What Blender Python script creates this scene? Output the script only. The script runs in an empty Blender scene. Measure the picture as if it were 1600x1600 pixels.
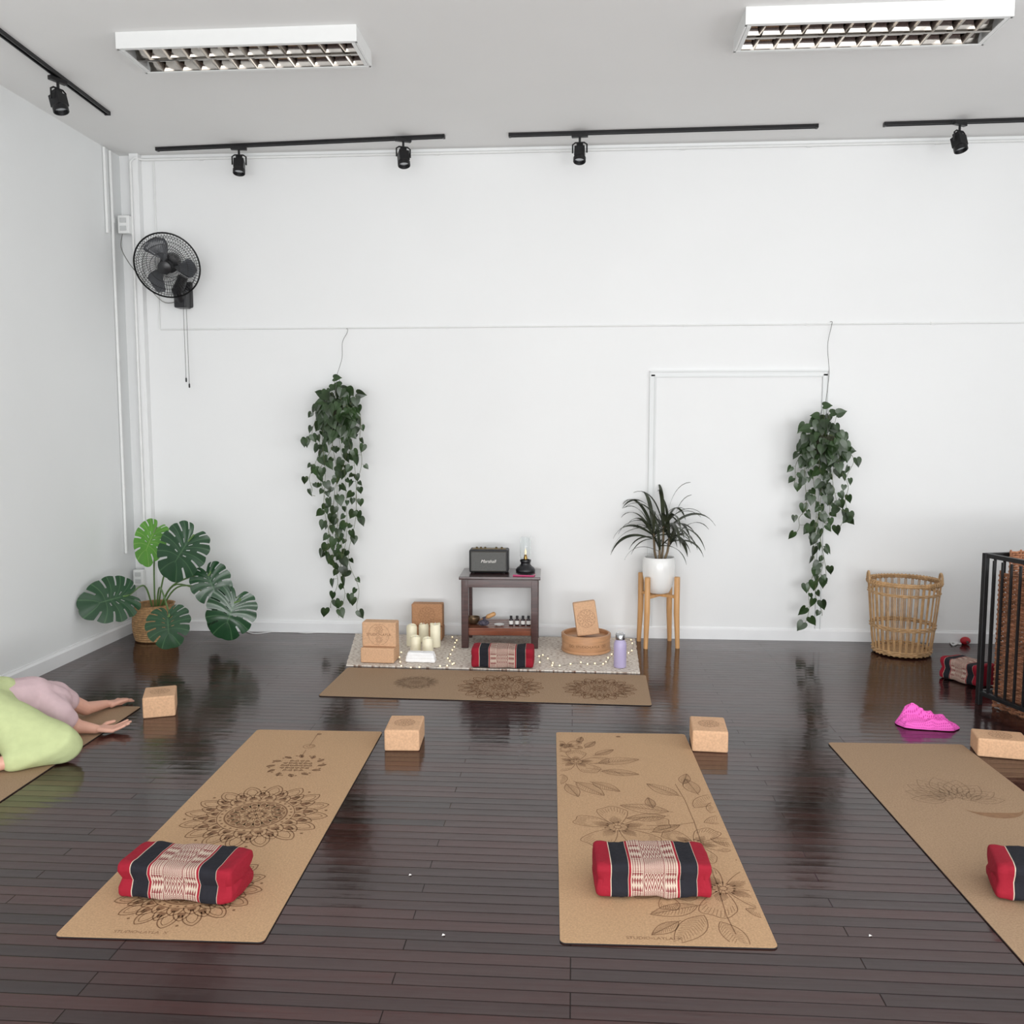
import bpy, bmesh, math, random
from mathutils import Vector, Matrix, Euler, noise
random.seed(11)
SC=bpy.context.scene; COL=SC.collection
PI=math.pi
def R_(d): return math.radians(d)
try:
    SC.view_settings.view_transform='Standard'
except Exception: pass
# ---------------------------------------------------------------- camera
F=1380.0; TH=R_(5.38); PSI=R_(4.0); CH=1.55
H=3.555; WY=6.52; LX=-3.363; RX=4.7; FY=-2.4
cam=bpy.data.cameras.new('camera'); co=bpy.data.objects.new('camera',cam); COL.objects.link(co)
co.location=(0,0,CH); co.rotation_euler=(PI/2-TH,0,PSI)
cam.sensor_width=36; cam.lens=F/1600*36; cam.clip_start=.05
SC.camera=co
CR=Euler((PI/2-TH,0,PSI)).to_matrix()
def ray(px,py): return CR@Vector(((px-800)/F,-(py-800)/F,-1))
def P(px,py,z=0.0):
    d=ray(px,py); t=(z-CH)/d.z; return Vector((d.x*t,d.y*t,z))
def PY(px,py,y=WY):
    d=ray(px,py); t=y/d.y; return Vector((d.x*t,y,CH+d.z*t))
# ---------------------------------------------------------------- materials
def lin(c):
    o=[]
    for v in c:
        v/=255.0
        o.append(v/12.92 if v<=.04045 else ((v+.055)/1.055)**2.4)
    return (*o,1)
def newmat(name):
    m=bpy.data.materials.new(name); m.use_nodes=True
    nt=m.node_tree; b=nt.nodes['Principled BSDF']; return m,nt,b
def mat(name,c,rough=.5,metal=0.0,var=.08,scale=20,bump=0.0,bscale=None,spec=None,emit=None,trans=0,stretch=None,coat=0,sheen=0,sss=0):
    m,nt,b=newmat(name); N=nt.nodes; L=nt.links
    tc=N.new('ShaderNodeTexCoord'); mp=N.new('ShaderNodeMapping')
    L.new(tc.outputs['Object'],mp.inputs[0])
    if stretch: mp.inputs['Scale'].default_value=stretch
    nz=N.new('ShaderNodeTexNoise'); nz.inputs['Scale'].default_value=scale; nz.inputs['Detail'].default_value=5
    L.new(mp.outputs[0],nz.inputs['Vector'])
    cr=N.new('ShaderNodeValToRGB'); c=lin(c)
    cr.color_ramp.elements[0].position=.3; cr.color_ramp.elements[1].position=.7
    cr.color_ramp.elements[0].color=(*[max(0,x*(1-var)) for x in c[:3]],1)
    cr.color_ramp.elements[1].color=(*[min(1,x*(1+var)) for x in c[:3]],1)
    L.new(nz.outputs['Fac'],cr.inputs[0]); L.new(cr.outputs[0],b.inputs['Base Color'])
    b.inputs['Roughness'].default_value=rough; b.inputs['Metallic'].default_value=metal
    if spec is not None: b.inputs['Specular IOR Level'].default_value=spec
    if trans: b.inputs['Transmission Weight'].default_value=trans
    if coat: b.inputs['Coat Weight'].default_value=coat
    if emit: 
        b.inputs['Emission Color'].default_value=lin(emit[0]); b.inputs['Emission Strength'].default_value=emit[1]
    if bump:
        n2=N.new('ShaderNodeTexNoise'); n2.inputs['Scale'].default_value=bscale or scale; n2.inputs['Detail'].default_value=4
        L.new(mp.outputs[0],n2.inputs['Vector'])
        bp=N.new('ShaderNodeBump'); bp.inputs['Strength'].default_value=bump; bp.inputs['Distance'].default_value=.01
        L.new(n2.outputs['Fac'],bp.inputs['Height']); L.new(bp.outputs[0],b.inputs['Normal'])
    return m
M={}
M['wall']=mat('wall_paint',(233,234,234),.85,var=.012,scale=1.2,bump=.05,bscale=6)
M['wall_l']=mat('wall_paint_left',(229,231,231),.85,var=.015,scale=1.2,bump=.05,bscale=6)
M['ceil']=mat('ceiling_paint',(232,232,231),.9,var=.02,scale=.9,bump=.04,bscale=4)
M['trim']=mat('white_gloss_trim',(234,235,236),.35,var=.02,scale=8)
M['conduit']=mat('white_plastic',(230,231,230),.4,var=.02)
M['black']=mat('black_metal',(22,22,24),.42,metal=.2,var=.15)
M['blackp']=mat('black_plastic',(30,30,33),.35,var=.1)
M['dgrey']=mat('dark_smoked_plastic',(84,86,90),.25,var=.1)
M['chrome']=mat('brushed_aluminium',(165,160,154),.12,metal=1,var=.05)
M['steel']=mat('steel',(180,182,185),.25,metal=1,var=.05)
M['tube']=mat('fluorescent_tube',(238,238,235),.3,var=.01)
M['housing']=mat('fixture_white_enamel',(226,227,226),.35,var=.01)
M['corkm']=mat('cork_mat',(180,147,113),.8,var=.15,scale=160,bump=.1,bscale=300,spec=.25)
M['corkm2']=mat('cork_mat_worn',(156,130,104),.8,var=.15,scale=160,bump=.1,bscale=300,spec=.25)
M['cork']=mat('cork_block',(206,166,132),.8,var=.11,scale=110,bump=.12,bscale=200,spec=.25)
M['corkd']=mat('cork_block_dark',(176,132,98),.8,var=.15,scale=110,bump=.15,bscale=200,spec=.25)
M['ink']=mat('brown_print',(128,96,71),.8,var=.1,scale=60,spec=.2)
M['ink2']=mat('faded_print',(138,106,80),.8,var=.1,scale=60,spec=.2)
M['ink3']=mat('pale_print',(138,113,90),.8,var=.1,scale=60,spec=.2)
M['rubber']=mat('black_rubber',(30,28,27),.7,var=.1)
M['dwood']=mat('dark_stained_wood',(62,36,34),.28,var=.35,scale=7,stretch=(1,1,12),coat=.4)
M['swood']=mat('dark_top_wood',(66,44,44),.22,var=.3,scale=7,stretch=(1,10,1),coat=.5)
M['rwood']=mat('reddish_shelf_wood',(120,66,44),.3,var=.25,scale=7,stretch=(1,12,1),coat=.3)
M['lwood']=mat('light_oak_wood',(200,152,100),.45,var=.15,scale=8,stretch=(6,6,.6))
M['bent']=mat('bentwood',(192,146,108),.4,var=.14,scale=9,stretch=(1,1,8))
M['rattan']=mat('honey_rattan',(186,150,108),.5,var=.24,scale=25)
M['wick']=mat('tan_wicker',(176,138,96),.65,var=.3,scale=50,bump=.3)
M['wickd']=mat('brown_wicker',(150,102,74),.6,var=.5,scale=30,bump=.3)
M['soil']=mat('soil',(50,38,30),.95,var=.4,scale=40,bump=.5)
M['coir']=mat('coir_pot',(44,46,30),.95,var=.4,scale=60,bump=.5)
M['ceramic']=mat('white_ceramic',(236,236,234),.25,var=.01,coat=.3)
M['candle']=mat('ivory_wax',(236,230,204),.45,var=.02,emit=((255,240,200),.05))
M['towel']=mat('white_terry',(244,244,244),.95,var=.03,scale=150,bump=.3,bscale=260)
M['lav']=mat('lavender_enamel',(180,170,204),.35,var=.02)
M['red']=mat('red_plastic',(176,30,42),.45,var=.05)
M['pinkp']=mat('pink_phone_case',(190,60,110),.35,var=.04)
M['gold']=mat('brass',(196,160,90),.3,metal=1,var=.05)
M['dbrass']=mat('dark_brass',(92,78,52),.35,metal=1,var=.05)
M['bronze']=mat('bronze_bowl',(120,100,78),.35,metal=.8,var=.15)
M['grille']=mat('speaker_cloth',(98,98,96),.8,var=.3,scale=300,bump=.4,bscale=300)
M['leather']=mat('black_vinyl',(34,34,36),.5,var=.2,scale=90,bump=.3,bscale=200)
M['white']=mat('white_print',(232,230,224),.5,var=.01)
M['paper']=mat('paper_label',(226,224,220),.6,var=.04,scale=60)
M['amber']=mat('dark_glass',(38,24,30),.12,var=.05)
M['bulb']=mat('warm_led',(255,236,200),.3,var=.01,emit=((255,232,180),1.3))
M['flame']=mat('pale_flame_bulb',(238,226,190),.3,var=.01,emit=((255,236,200),.3))
M['wire']=mat('thin_wire',(120,120,116),.4,metal=.6,var=.05)
M['cable']=mat('white_cable',(226,226,226),.5,var=.02)
M['green']=mat('lime_linen',(188,198,148),.9,var=.04,scale=30,bump=.06,bscale=200,spec=.2)
M['shirt']=mat('dusty_pink_cotton',(206,180,184),.9,var=.04,scale=30,bump=.06,bscale=220,spec=.2)
M['skin']=mat('skin',(210,160,140),.5,var=.05,scale=25)
M['hair']=mat('brown_hair',(120,86,66),.5,var=.3,scale=30,stretch=(1,8,8))
M['leafp']=mat('pothos_leaf',(44,64,34),.32,var=.6,scale=9)
M['vine']=mat('vine_stem',(92,100,60),.6,var=.2)
M['petiole']=mat('green_petiole',(92,122,66),.45,var=.15)
M['dleaf']=mat('dracaena_leaf',(52,58,42),.35,var=.45,scale=10)
M['dstem']=mat('dracaena_stem',(112,96,72),.7,var=.2)
M['pouch']=mat('patterned_pouch',(70,66,78),.8,var=.7,scale=60)
M['switchg']=mat('grey_switch',(196,198,198),.4,var=.02)

def mth(nt,op,a,b=None,c=None):
    n=nt.nodes.new('ShaderNodeMath'); n.operation=op
    for i,x in enumerate((a,b,c)):
        if x is None: continue
        if hasattr(x,'type') and hasattr(x,'node'): nt.links.new(x,n.inputs[i])
        else: n.inputs[i].default_value=x
    return n.outputs[0]
def glassmat():
    m,nt,b=newmat('clear_glass'); b.inputs['Base Color'].default_value=(.97,.99,.99,1)
    b.inputs['Roughness'].default_value=.02; b.inputs['Transmission Weight'].default_value=1; b.inputs['IOR'].default_value=1.2
    return m
M['glass']=glassmat()
def pinkmat():
    m,nt,b=newmat('hot_pink_openwork'); N=nt.nodes; L=nt.links
    uv=N.new('ShaderNodeUVMap'); sp=N.new('ShaderNodeSeparateXYZ'); L.new(uv.outputs[0],sp.inputs[0])
    a=mth(nt,'ABSOLUTE',mth(nt,'SUBTRACT',mth(nt,'FRACT',mth(nt,'MULTIPLY',sp.outputs[0],30)),.5))
    c=mth(nt,'ABSOLUTE',mth(nt,'SUBTRACT',mth(nt,'FRACT',mth(nt,'MULTIPLY',sp.outputs[1],18)),.5))
    f=mth(nt,'LESS_THAN',mth(nt,'ADD',a,c),.28)
    mx=N.new('ShaderNodeMix'); mx.data_type='RGBA'; L.new(f,mx.inputs[0]); mx.inputs[6].default_value=lin((236,104,194)); mx.inputs[7].default_value=lin((188,54,140))
    L.new(mx.outputs[2],b.inputs['Base Color']); b.inputs['Roughness'].default_value=.85; b.inputs['Specular IOR Level'].default_value=.2
    return m
M['pink']=pinkmat()

def floormat():
    m,nt,b=newmat('dark_varnished_planks'); N=nt.nodes; L=nt.links
    tc=N.new('ShaderNodeTexCoord'); PWD=.055
    br=N.new('ShaderNodeTexBrick'); br.inputs['Scale'].default_value=1; br.inputs['Brick Width'].default_value=1.35
    br.inputs['Row Height'].default_value=PWD; br.inputs['Mortar Size'].default_value=.0021; br.inputs['Mortar Smooth'].default_value=.5
    br.offset=.37; br.offset_frequency=3; br.inputs['Bias'].default_value=0
    br.inputs['Color1'].default_value=(.046,.014,.012,1); br.inputs['Color2'].default_value=(.017,.007,.0065,1); br.inputs['Mortar'].default_value=(.003,.0015,.0015,1)
    L.new(tc.outputs['Object'],br.inputs['Vector'])
    mp=N.new('ShaderNodeMapping'); mp.inputs['Scale'].default_value=(1.5,22,1); L.new(tc.outputs['Object'],mp.inputs[0])
    nz=N.new('ShaderNodeTexNoise'); nz.inputs['Scale'].default_value=2.2; nz.inputs['Detail'].default_value=6; L.new(mp.outputs[0],nz.inputs['Vector'])
    cr=N.new('ShaderNodeValToRGB'); cr.color_ramp.elements[0].color=(.5,.45,.45,1); cr.color_ramp.elements[1].color=(1.5,1.35,1.35,1)
    L.new(nz.outputs['Fac'],cr.inputs[0])
    mx=N.new('ShaderNodeMix'); mx.data_type='RGBA'; mx.blend_type='MULTIPLY'; mx.inputs[0].default_value=1
    L.new(br.outputs['Color'],mx.inputs[6]); L.new(cr.outputs[0],mx.inputs[7]); L.new(mx.outputs[2],b.inputs['Base Color'])
    n3=N.new('ShaderNodeTexNoise'); n3.inputs['Scale'].default_value=1.3; n3.inputs['Detail'].default_value=7; L.new(tc.outputs['Object'],n3.inputs['Vector'])
    mr=N.new('ShaderNodeMapRange'); mr.inputs[1].default_value=.35; mr.inputs[2].default_value=.65; mr.inputs[3].default_value=.04; mr.inputs[4].default_value=.17; L.new(n3.outputs['Fac'],mr.inputs[0])
    sc_=N.new('ShaderNodeSeparateColor'); L.new(br.outputs['Color'],sc_.inputs[0])
    rg=mth(nt,'ADD',mr.outputs[0],mth(nt,'MULTIPLY',sc_.outputs[0],.9)); L.new(rg,b.inputs['Roughness'])
    sl=mth(nt,'MULTIPLY',mth(nt,'SUBTRACT',1.0,mth(nt,'MULTIPLY',br.outputs['Fac'],.75)),.56); L.new(sl,b.inputs['Specular IOR Level'])
    b1=N.new('ShaderNodeBump'); b1.inputs['Strength'].default_value=.6; b1.inputs['Distance'].default_value=.002; b1.invert=True
    L.new(br.outputs['Fac'],b1.inputs['Height'])
    sy=N.new('ShaderNodeSeparateXYZ'); L.new(tc.outputs['Object'],sy.inputs[0])
    fr=mth(nt,'FRACT',mth(nt,'MULTIPLY',sy.outputs[1],1/PWD)); cup=mth(nt,'MULTIPLY',mth(nt,'SUBTRACT',fr,.5),mth(nt,'SUBTRACT',fr,.5))
    bc=N.new('ShaderNodeBump'); bc.inputs['Strength'].default_value=.2; bc.inputs['Distance'].default_value=.005; L.new(cup,bc.inputs['Height']); L.new(b1.outputs[0],bc.inputs['Normal'])
    b2=N.new('ShaderNodeBump'); b2.inputs['Strength'].default_value=.05; b2.inputs['Distance'].default_value=.01
    L.new(nz.outputs['Fac'],b2.inputs['Height']); L.new(bc.outputs[0],b2.inputs['Normal'])
    n4=N.new('ShaderNodeTexNoise'); n4.inputs['Scale'].default_value=9; n4.inputs['Detail'].default_value=2; L.new(tc.outputs['Object'],n4.inputs['Vector'])
    b3=N.new('ShaderNodeBump'); b3.inputs['Strength'].default_value=.06; b3.inputs['Distance'].default_value=.02
    L.new(n4.outputs['Fac'],b3.inputs['Height']); L.new(b2.outputs[0],b3.inputs['Normal']); L.new(b3.outputs[0],b.inputs['Normal'])
    return m
M['floor']=floormat()
def cushionmat():
    m,nt,b=newmat('woven_cushion_fabric'); N=nt.nodes; L=nt.links
    uv=N.new('ShaderNodeUVMap'); sp=N.new('ShaderNodeSeparateXYZ'); L.new(uv.outputs[0],sp.inputs[0])
    u,v=sp.outputs[0],sp.outputs[1]
    cr=N.new('ShaderNodeValToRGB'); r=cr.color_ramp; r.interpolation='CONSTANT'
    red=lin((142,28,44)); blk=lin((34,34,40)); crm=lin((190,174,158)); dr=lin((124,66,66))
    st=[(0,red),(.125,crm),(.131,blk),(.275,crm),(.281,red),(.30,crm),(.70,red),(.719,crm),(.725,blk),(.869,crm),(.875,red)]
    r.elements[0].position=0; r.elements[0].color=red; r.elements[1].position=st[1][0]; r.elements[1].color=st[1][1]
    for p_,c_ in st[2:]:
        e=r.elements.new(p_); e.color=c_
    L.new(u,cr.inputs[0])
    def diamond(ku,kv,rep):
        a=mth(nt,'ABSOLUTE',mth(nt,'SUBTRACT',mth(nt,'FRACT',mth(nt,'MULTIPLY',mth(nt,'ADD',u,.5/ku-.5+1),ku)),.5))
        c=mth(nt,'ABSOLUTE',mth(nt,'SUBTRACT',mth(nt,'FRACT',mth(nt,'MULTIPLY',v,kv)),.5))
        s=mth(nt,'ADD',a,c)
        return mth(nt,'GREATER_THAN',mth(nt,'FRACT',mth(nt,'MULTIPLY',s,rep)),.52)
    big=diamond(18.75,34,3.0); small=diamond(46,80,1.0)
    d=mth(nt,'ABSOLUTE',mth(nt,'SUBTRACT',u,.5))
    inbig=mth(nt,'LESS_THAN',d,.08)
    insm=mth(nt,'MULTIPLY',mth(nt,'GREATER_THAN',d,.098),mth(nt,'LESS_THAN',d,.19))
    line=mth(nt,'MULTIPLY',mth(nt,'GREATER_THAN',d,.082),mth(nt,'LESS_THAN',d,.090))
    f=mth(nt,'ADD',mth(nt,'MULTIPLY',big,inbig),mth(nt,'ADD',mth(nt,'MULTIPLY',small,insm),line))
    mx=N.new('ShaderNodeMix'); mx.data_type='RGBA'; L.new(f,mx.inputs[0]); L.new(cr.outputs[0],mx.inputs[6]); mx.inputs[7].default_value=dr
    L.new(mx.outputs[2],b.inputs['Base Color']); b.inputs['Roughness'].default_value=.85; b.inputs['Specular IOR Level'].default_value=.2
    nz=N.new('ShaderNodeTexNoise'); nz.inputs['Scale'].default_value=45; tc=N.new('ShaderNodeTexCoord'); L.new(tc.outputs['Object'],nz.inputs['Vector'])
    bp=N.new('ShaderNodeBump'); bp.inputs['Strength'].default_value=.4; bp.inputs['Distance'].default_value=.006; L.new(nz.outputs['Fac'],bp.inputs['Height']); L.new(bp.outputs[0],b.inputs['Normal'])
    return m
M['cushion']=cushionmat()
def monstmat(name,c1,c2):
    m,nt,b=newmat(name); N=nt.nodes; L=nt.links
    uv=N.new('ShaderNodeUVMap'); sp=N.new('ShaderNodeSeparateXYZ'); L.new(uv.outputs[0],sp.inputs[0])
    u,v=sp.outputs[0],sp.outputs[1]
    a=mth(nt,'ABSOLUTE',mth(nt,'SUBTRACT',mth(nt,'FRACT',u),.5))
    vein=mth(nt,'LESS_THAN',a,.035); mid=mth(nt,'LESS_THAN',v,.03)
    f=mth(nt,'MULTIPLY',mth(nt,'MAXIMUM',vein,mid),.45)
    nz=N.new('ShaderNodeTexNoise'); nz.inputs['Scale'].default_value=12; tc=N.new('ShaderNodeTexCoord'); L.new(tc.outputs['Object'],nz.inputs['Vector'])
    cr=N.new('ShaderNodeValToRGB'); cr.color_ramp.elements[0].color=[x*.7 for x in lin(c1)[:3]]+[1]; cr.color_ramp.elements[1].color=[x*1.25 for x in lin(c1)[:3]]+[1]
    L.new(nz.outputs['Fac'],cr.inputs[0])
    mx=N.new('ShaderNodeMix'); mx.data_type='RGBA'; L.new(f,mx.inputs[0]); L.new(cr.outputs[0],mx.inputs[6]); mx.inputs[7].default_value=lin(c2)
    L.new(mx.outputs[2],b.inputs['Base Color']); b.inputs['Roughness'].default_value=.24
    return m
M['mon']=monstmat('monstera_dark_leaf',(34,68,42),(84,118,80))
M['monl']=monstmat('monstera_young_leaf',(86,144,50),(150,184,100))
def rugmat():
    m,nt,b=newmat('woven_rug'); N=nt.nodes; L=nt.links
    tc=N.new('ShaderNodeTexCoord'); mp=N.new('ShaderNodeMapping'); mp.inputs['Scale'].default_value=(45,160,1); L.new(tc.outputs['Object'],mp.inputs[0])
    nz=N.new('ShaderNodeTexNoise'); nz.inputs['Scale'].default_value=1; nz.inputs['Detail'].default_value=3; L.new(mp.outputs[0],nz.inputs['Vector'])
    cr=N.new('ShaderNodeValToRGB'); r=cr.color_ramp
    r.elements[0].position=.34; r.elements[0].color=lin((140,112,96)); r.elements[1].position=.54; r.elements[1].color=lin((228,220,210))
    e=r.elements.new(.44); e.color=lin((200,186,172))
    L.new(nz.outputs['Fac'],cr.inputs[0]); L.new(cr.outputs[0],b.inputs['Base Color']); b.inputs['Roughness'].default_value=.95
    bp=N.new('ShaderNodeBump'); bp.inputs['Strength'].default_value=.5; bp.inputs['Distance'].default_value=.005; L.new(nz.outputs['Fac'],bp.inputs['Height']); L.new(bp.outputs[0],b.inputs['Normal'])
    return m
M['rug']=rugmat()
# ---------------------------------------------------------------- mesh builder
def frame_of(d):
    d=d.normalized(); up=Vector((0,0,1)) if abs(d.z)<.95 else Vector((0,1,0))
    x=d.cross(up).normalized(); y=x.cross(d).normalized(); return x,y
class MB:
    def __init__(s): s.v=[]; s.f=[]; s.m=[]; s.uv=[]
    def face(s,idx,m=0,uv=None): s.f.append(tuple(idx)); s.m.append(m); s.uv.append(uv)
    def box(s,c,size,rot=None,m=0):
        c=Vector(c); n=len(s.v); hx,hy,hz=[q/2 for q in size]
        for dx,dy,dz in ((-1,-1,-1),(1,-1,-1),(1,1,-1),(-1,1,-1),(-1,-1,1),(1,-1,1),(1,1,1),(-1,1,1)):
            p=Vector((dx*hx,dy*hy,dz*hz))
            if rot is not None: p=rot@p
            s.v.append(c+p)
        for q in ((0,3,2,1),(4,5,6,7),(0,1,5,4),(1,2,6,5),(2,3,7,6),(3,0,4,7)): s.face([n+i for i in q],m)
        return s
    def tube(s,pts,r,seg=8,closed=False,m=0,cap=True):
        pts=[Vector(p) for p in pts]; n=len(pts)
        rs=r if isinstance(r,(list,tuple)) else [r]*n
        base=len(s.v)
        d0=(pts[1]-pts[0]); x,y=frame_of(d0); 
        for i,p in enumerate(pts):
            if closed: d=(pts[(i+1)%n]-pts[i-1])
            else: d=pts[min(i+1,n-1)]-pts[max(i-1,0)]
            if d.length<1e-9: d=d0
            d=d.normalized()
            x=(x-d*x.dot(d)); 
            if x.length<1e-6: x,_=frame_of(d)
            x.normalize(); y=d.cross(x)
            for k in range(seg):
                a=2*PI*k/seg; s.v.append(p+x*math.cos(a)*rs[i]+y*math.sin(a)*rs[i])
        rng=n if closed else n-1
        for i in range(rng):
            j=(i+1)%n
            for k in range(seg):
                k2=(k+1)%seg
                s.face((base+i*seg+k,base+i*seg+k2,base+j*seg+k2,base+j*seg+k),m)
        if cap and not closed:
            s.face([base+k for k in range(seg)][::-1],m); s.face([base+(n-1)*seg+k for k in range(seg)],m)
        return s
    def lathe(s,prof,c=(0,0,0),seg=32,m=0,mtx=None,closed=False):
        c=Vector(c); base=len(s.v); n=len(prof)
        for (r,z) in prof:
            for k in range(seg):
                a=2*PI*k/seg; p=Vector((math.cos(a)*r,math.sin(a)*r,z))
                if mtx is not None: p=mtx@p
                s.v.append(c+p)
        for i in range(n-1):
            for k in range(seg):
                k2=(k+1)%seg; s.face((base+i*seg+k,base+i*seg+k2,base+(i+1)*seg+k2,base+(i+1)*seg+k),m)
        if prof[0][0]>1e-5: s.face([base+k for k in range(seg)][::-1],m)
        if prof[-1][0]>1e-5: s.face([base+(n-1)*seg+k for k in range(seg)],m)
        return s
    def capsule(s,p0,p1,r0,r1,seg=14,m=0,flat=None):
        p0=Vector(p0); p1=Vector(p1); d=p1-p0; L=d.length
        if L<1e-6: d=Vector((0,0,1)); L=1e-6
        q=d.to_track_quat('Z','Y').to_matrix()
        prof=[]
        for i in range(7):
            a=-PI/2+PI/2*i/6; prof.append((max(1e-4,r0*math.cos(a)),r0*math.sin(a)))
        for i in range(7):
            a=PI/2*i/6; prof.append((max(1e-4,r1*math.cos(a)),L+r1*math.sin(a)))
        s.lathe(prof,p0,seg,m,q); return s
    def ell(s,c,rad,rot=None,seg=20,m=0):
        prof=[(max(1e-4,math.cos(-PI/2+PI*i/12)),math.sin(-PI/2+PI*i/12)) for i in range(13)]
        mt=Matrix.Diagonal(rad)
        if rot is not None: mt=rot@mt
        return s.lathe(prof,c,seg,m,mt)
    def build(s,name,mats,parent=None,smooth=False,bevel=0,normals=True):
        me=bpy.data.meshes.new(name); me.from_pydata([tuple(p) for p in s.v],[],s.f)
        if not isinstance(mats,(list,tuple)): mats=[mats]
        for q in mats: me.materials.append(q)
        for i,p in enumerate(me.polygons): p.material_index=s.m[i]; p.use_smooth=smooth
        if any(u is not None for u in s.uv):
            ul=me.uv_layers.new(name='UVMap')
            for i,p in enumerate(me.polygons):
                if s.uv[i]:
                    for k,li in enumerate(p.loop_indices): ul.data[li].uv=s.uv[i][k]
        if normals:
            bm=bmesh.new(); bm.from_mesh(me); bmesh.ops.recalc_face_normals(bm,faces=bm.faces); bm.to_mesh(me); bm.free()
        o=bpy.data.objects.new(name,me); COL.objects.link(o)
        if parent: o.parent=parent
        if bevel:
            b=o.modifiers.new('bevel','BEVEL'); b.width=bevel; b.segments=3; b.limit_method='ANGLE'; b.angle_limit=R_(40)
            for p in me.polygons: p.use_smooth=True
            wn=o.modifiers.new('wn','WEIGHTED_NORMAL'); wn.keep_sharp=True
        elif smooth:
            try:
                me.set_sharp_from_angle(angle=R_(48))
            except Exception: pass
        return o
def tag(o,label,cat,group=None):
    o['label']=label; o['category']=cat
    if group: o['group']=group
    return o
def thing(name,label,cat,loc=(0,0,0),rz=0,group=None):
    o=bpy.data.objects.new(name,None); COL.objects.link(o); o.empty_display_size=.1
    o.location=loc; o.rotation_euler=(0,0,rz); return tag(o,label,cat,group)
def struct(o): o['kind']='structure'; return o
def copy_tree(o,parent=None):
    c=o.copy(); COL.objects.link(c); c.parent=parent
    for ch in list(o.children): copy_tree(ch,c)
    return c
def inv(o): return (Matrix.Translation(o.location)@o.rotation_euler.to_matrix().to_4x4()).inverted()
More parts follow.
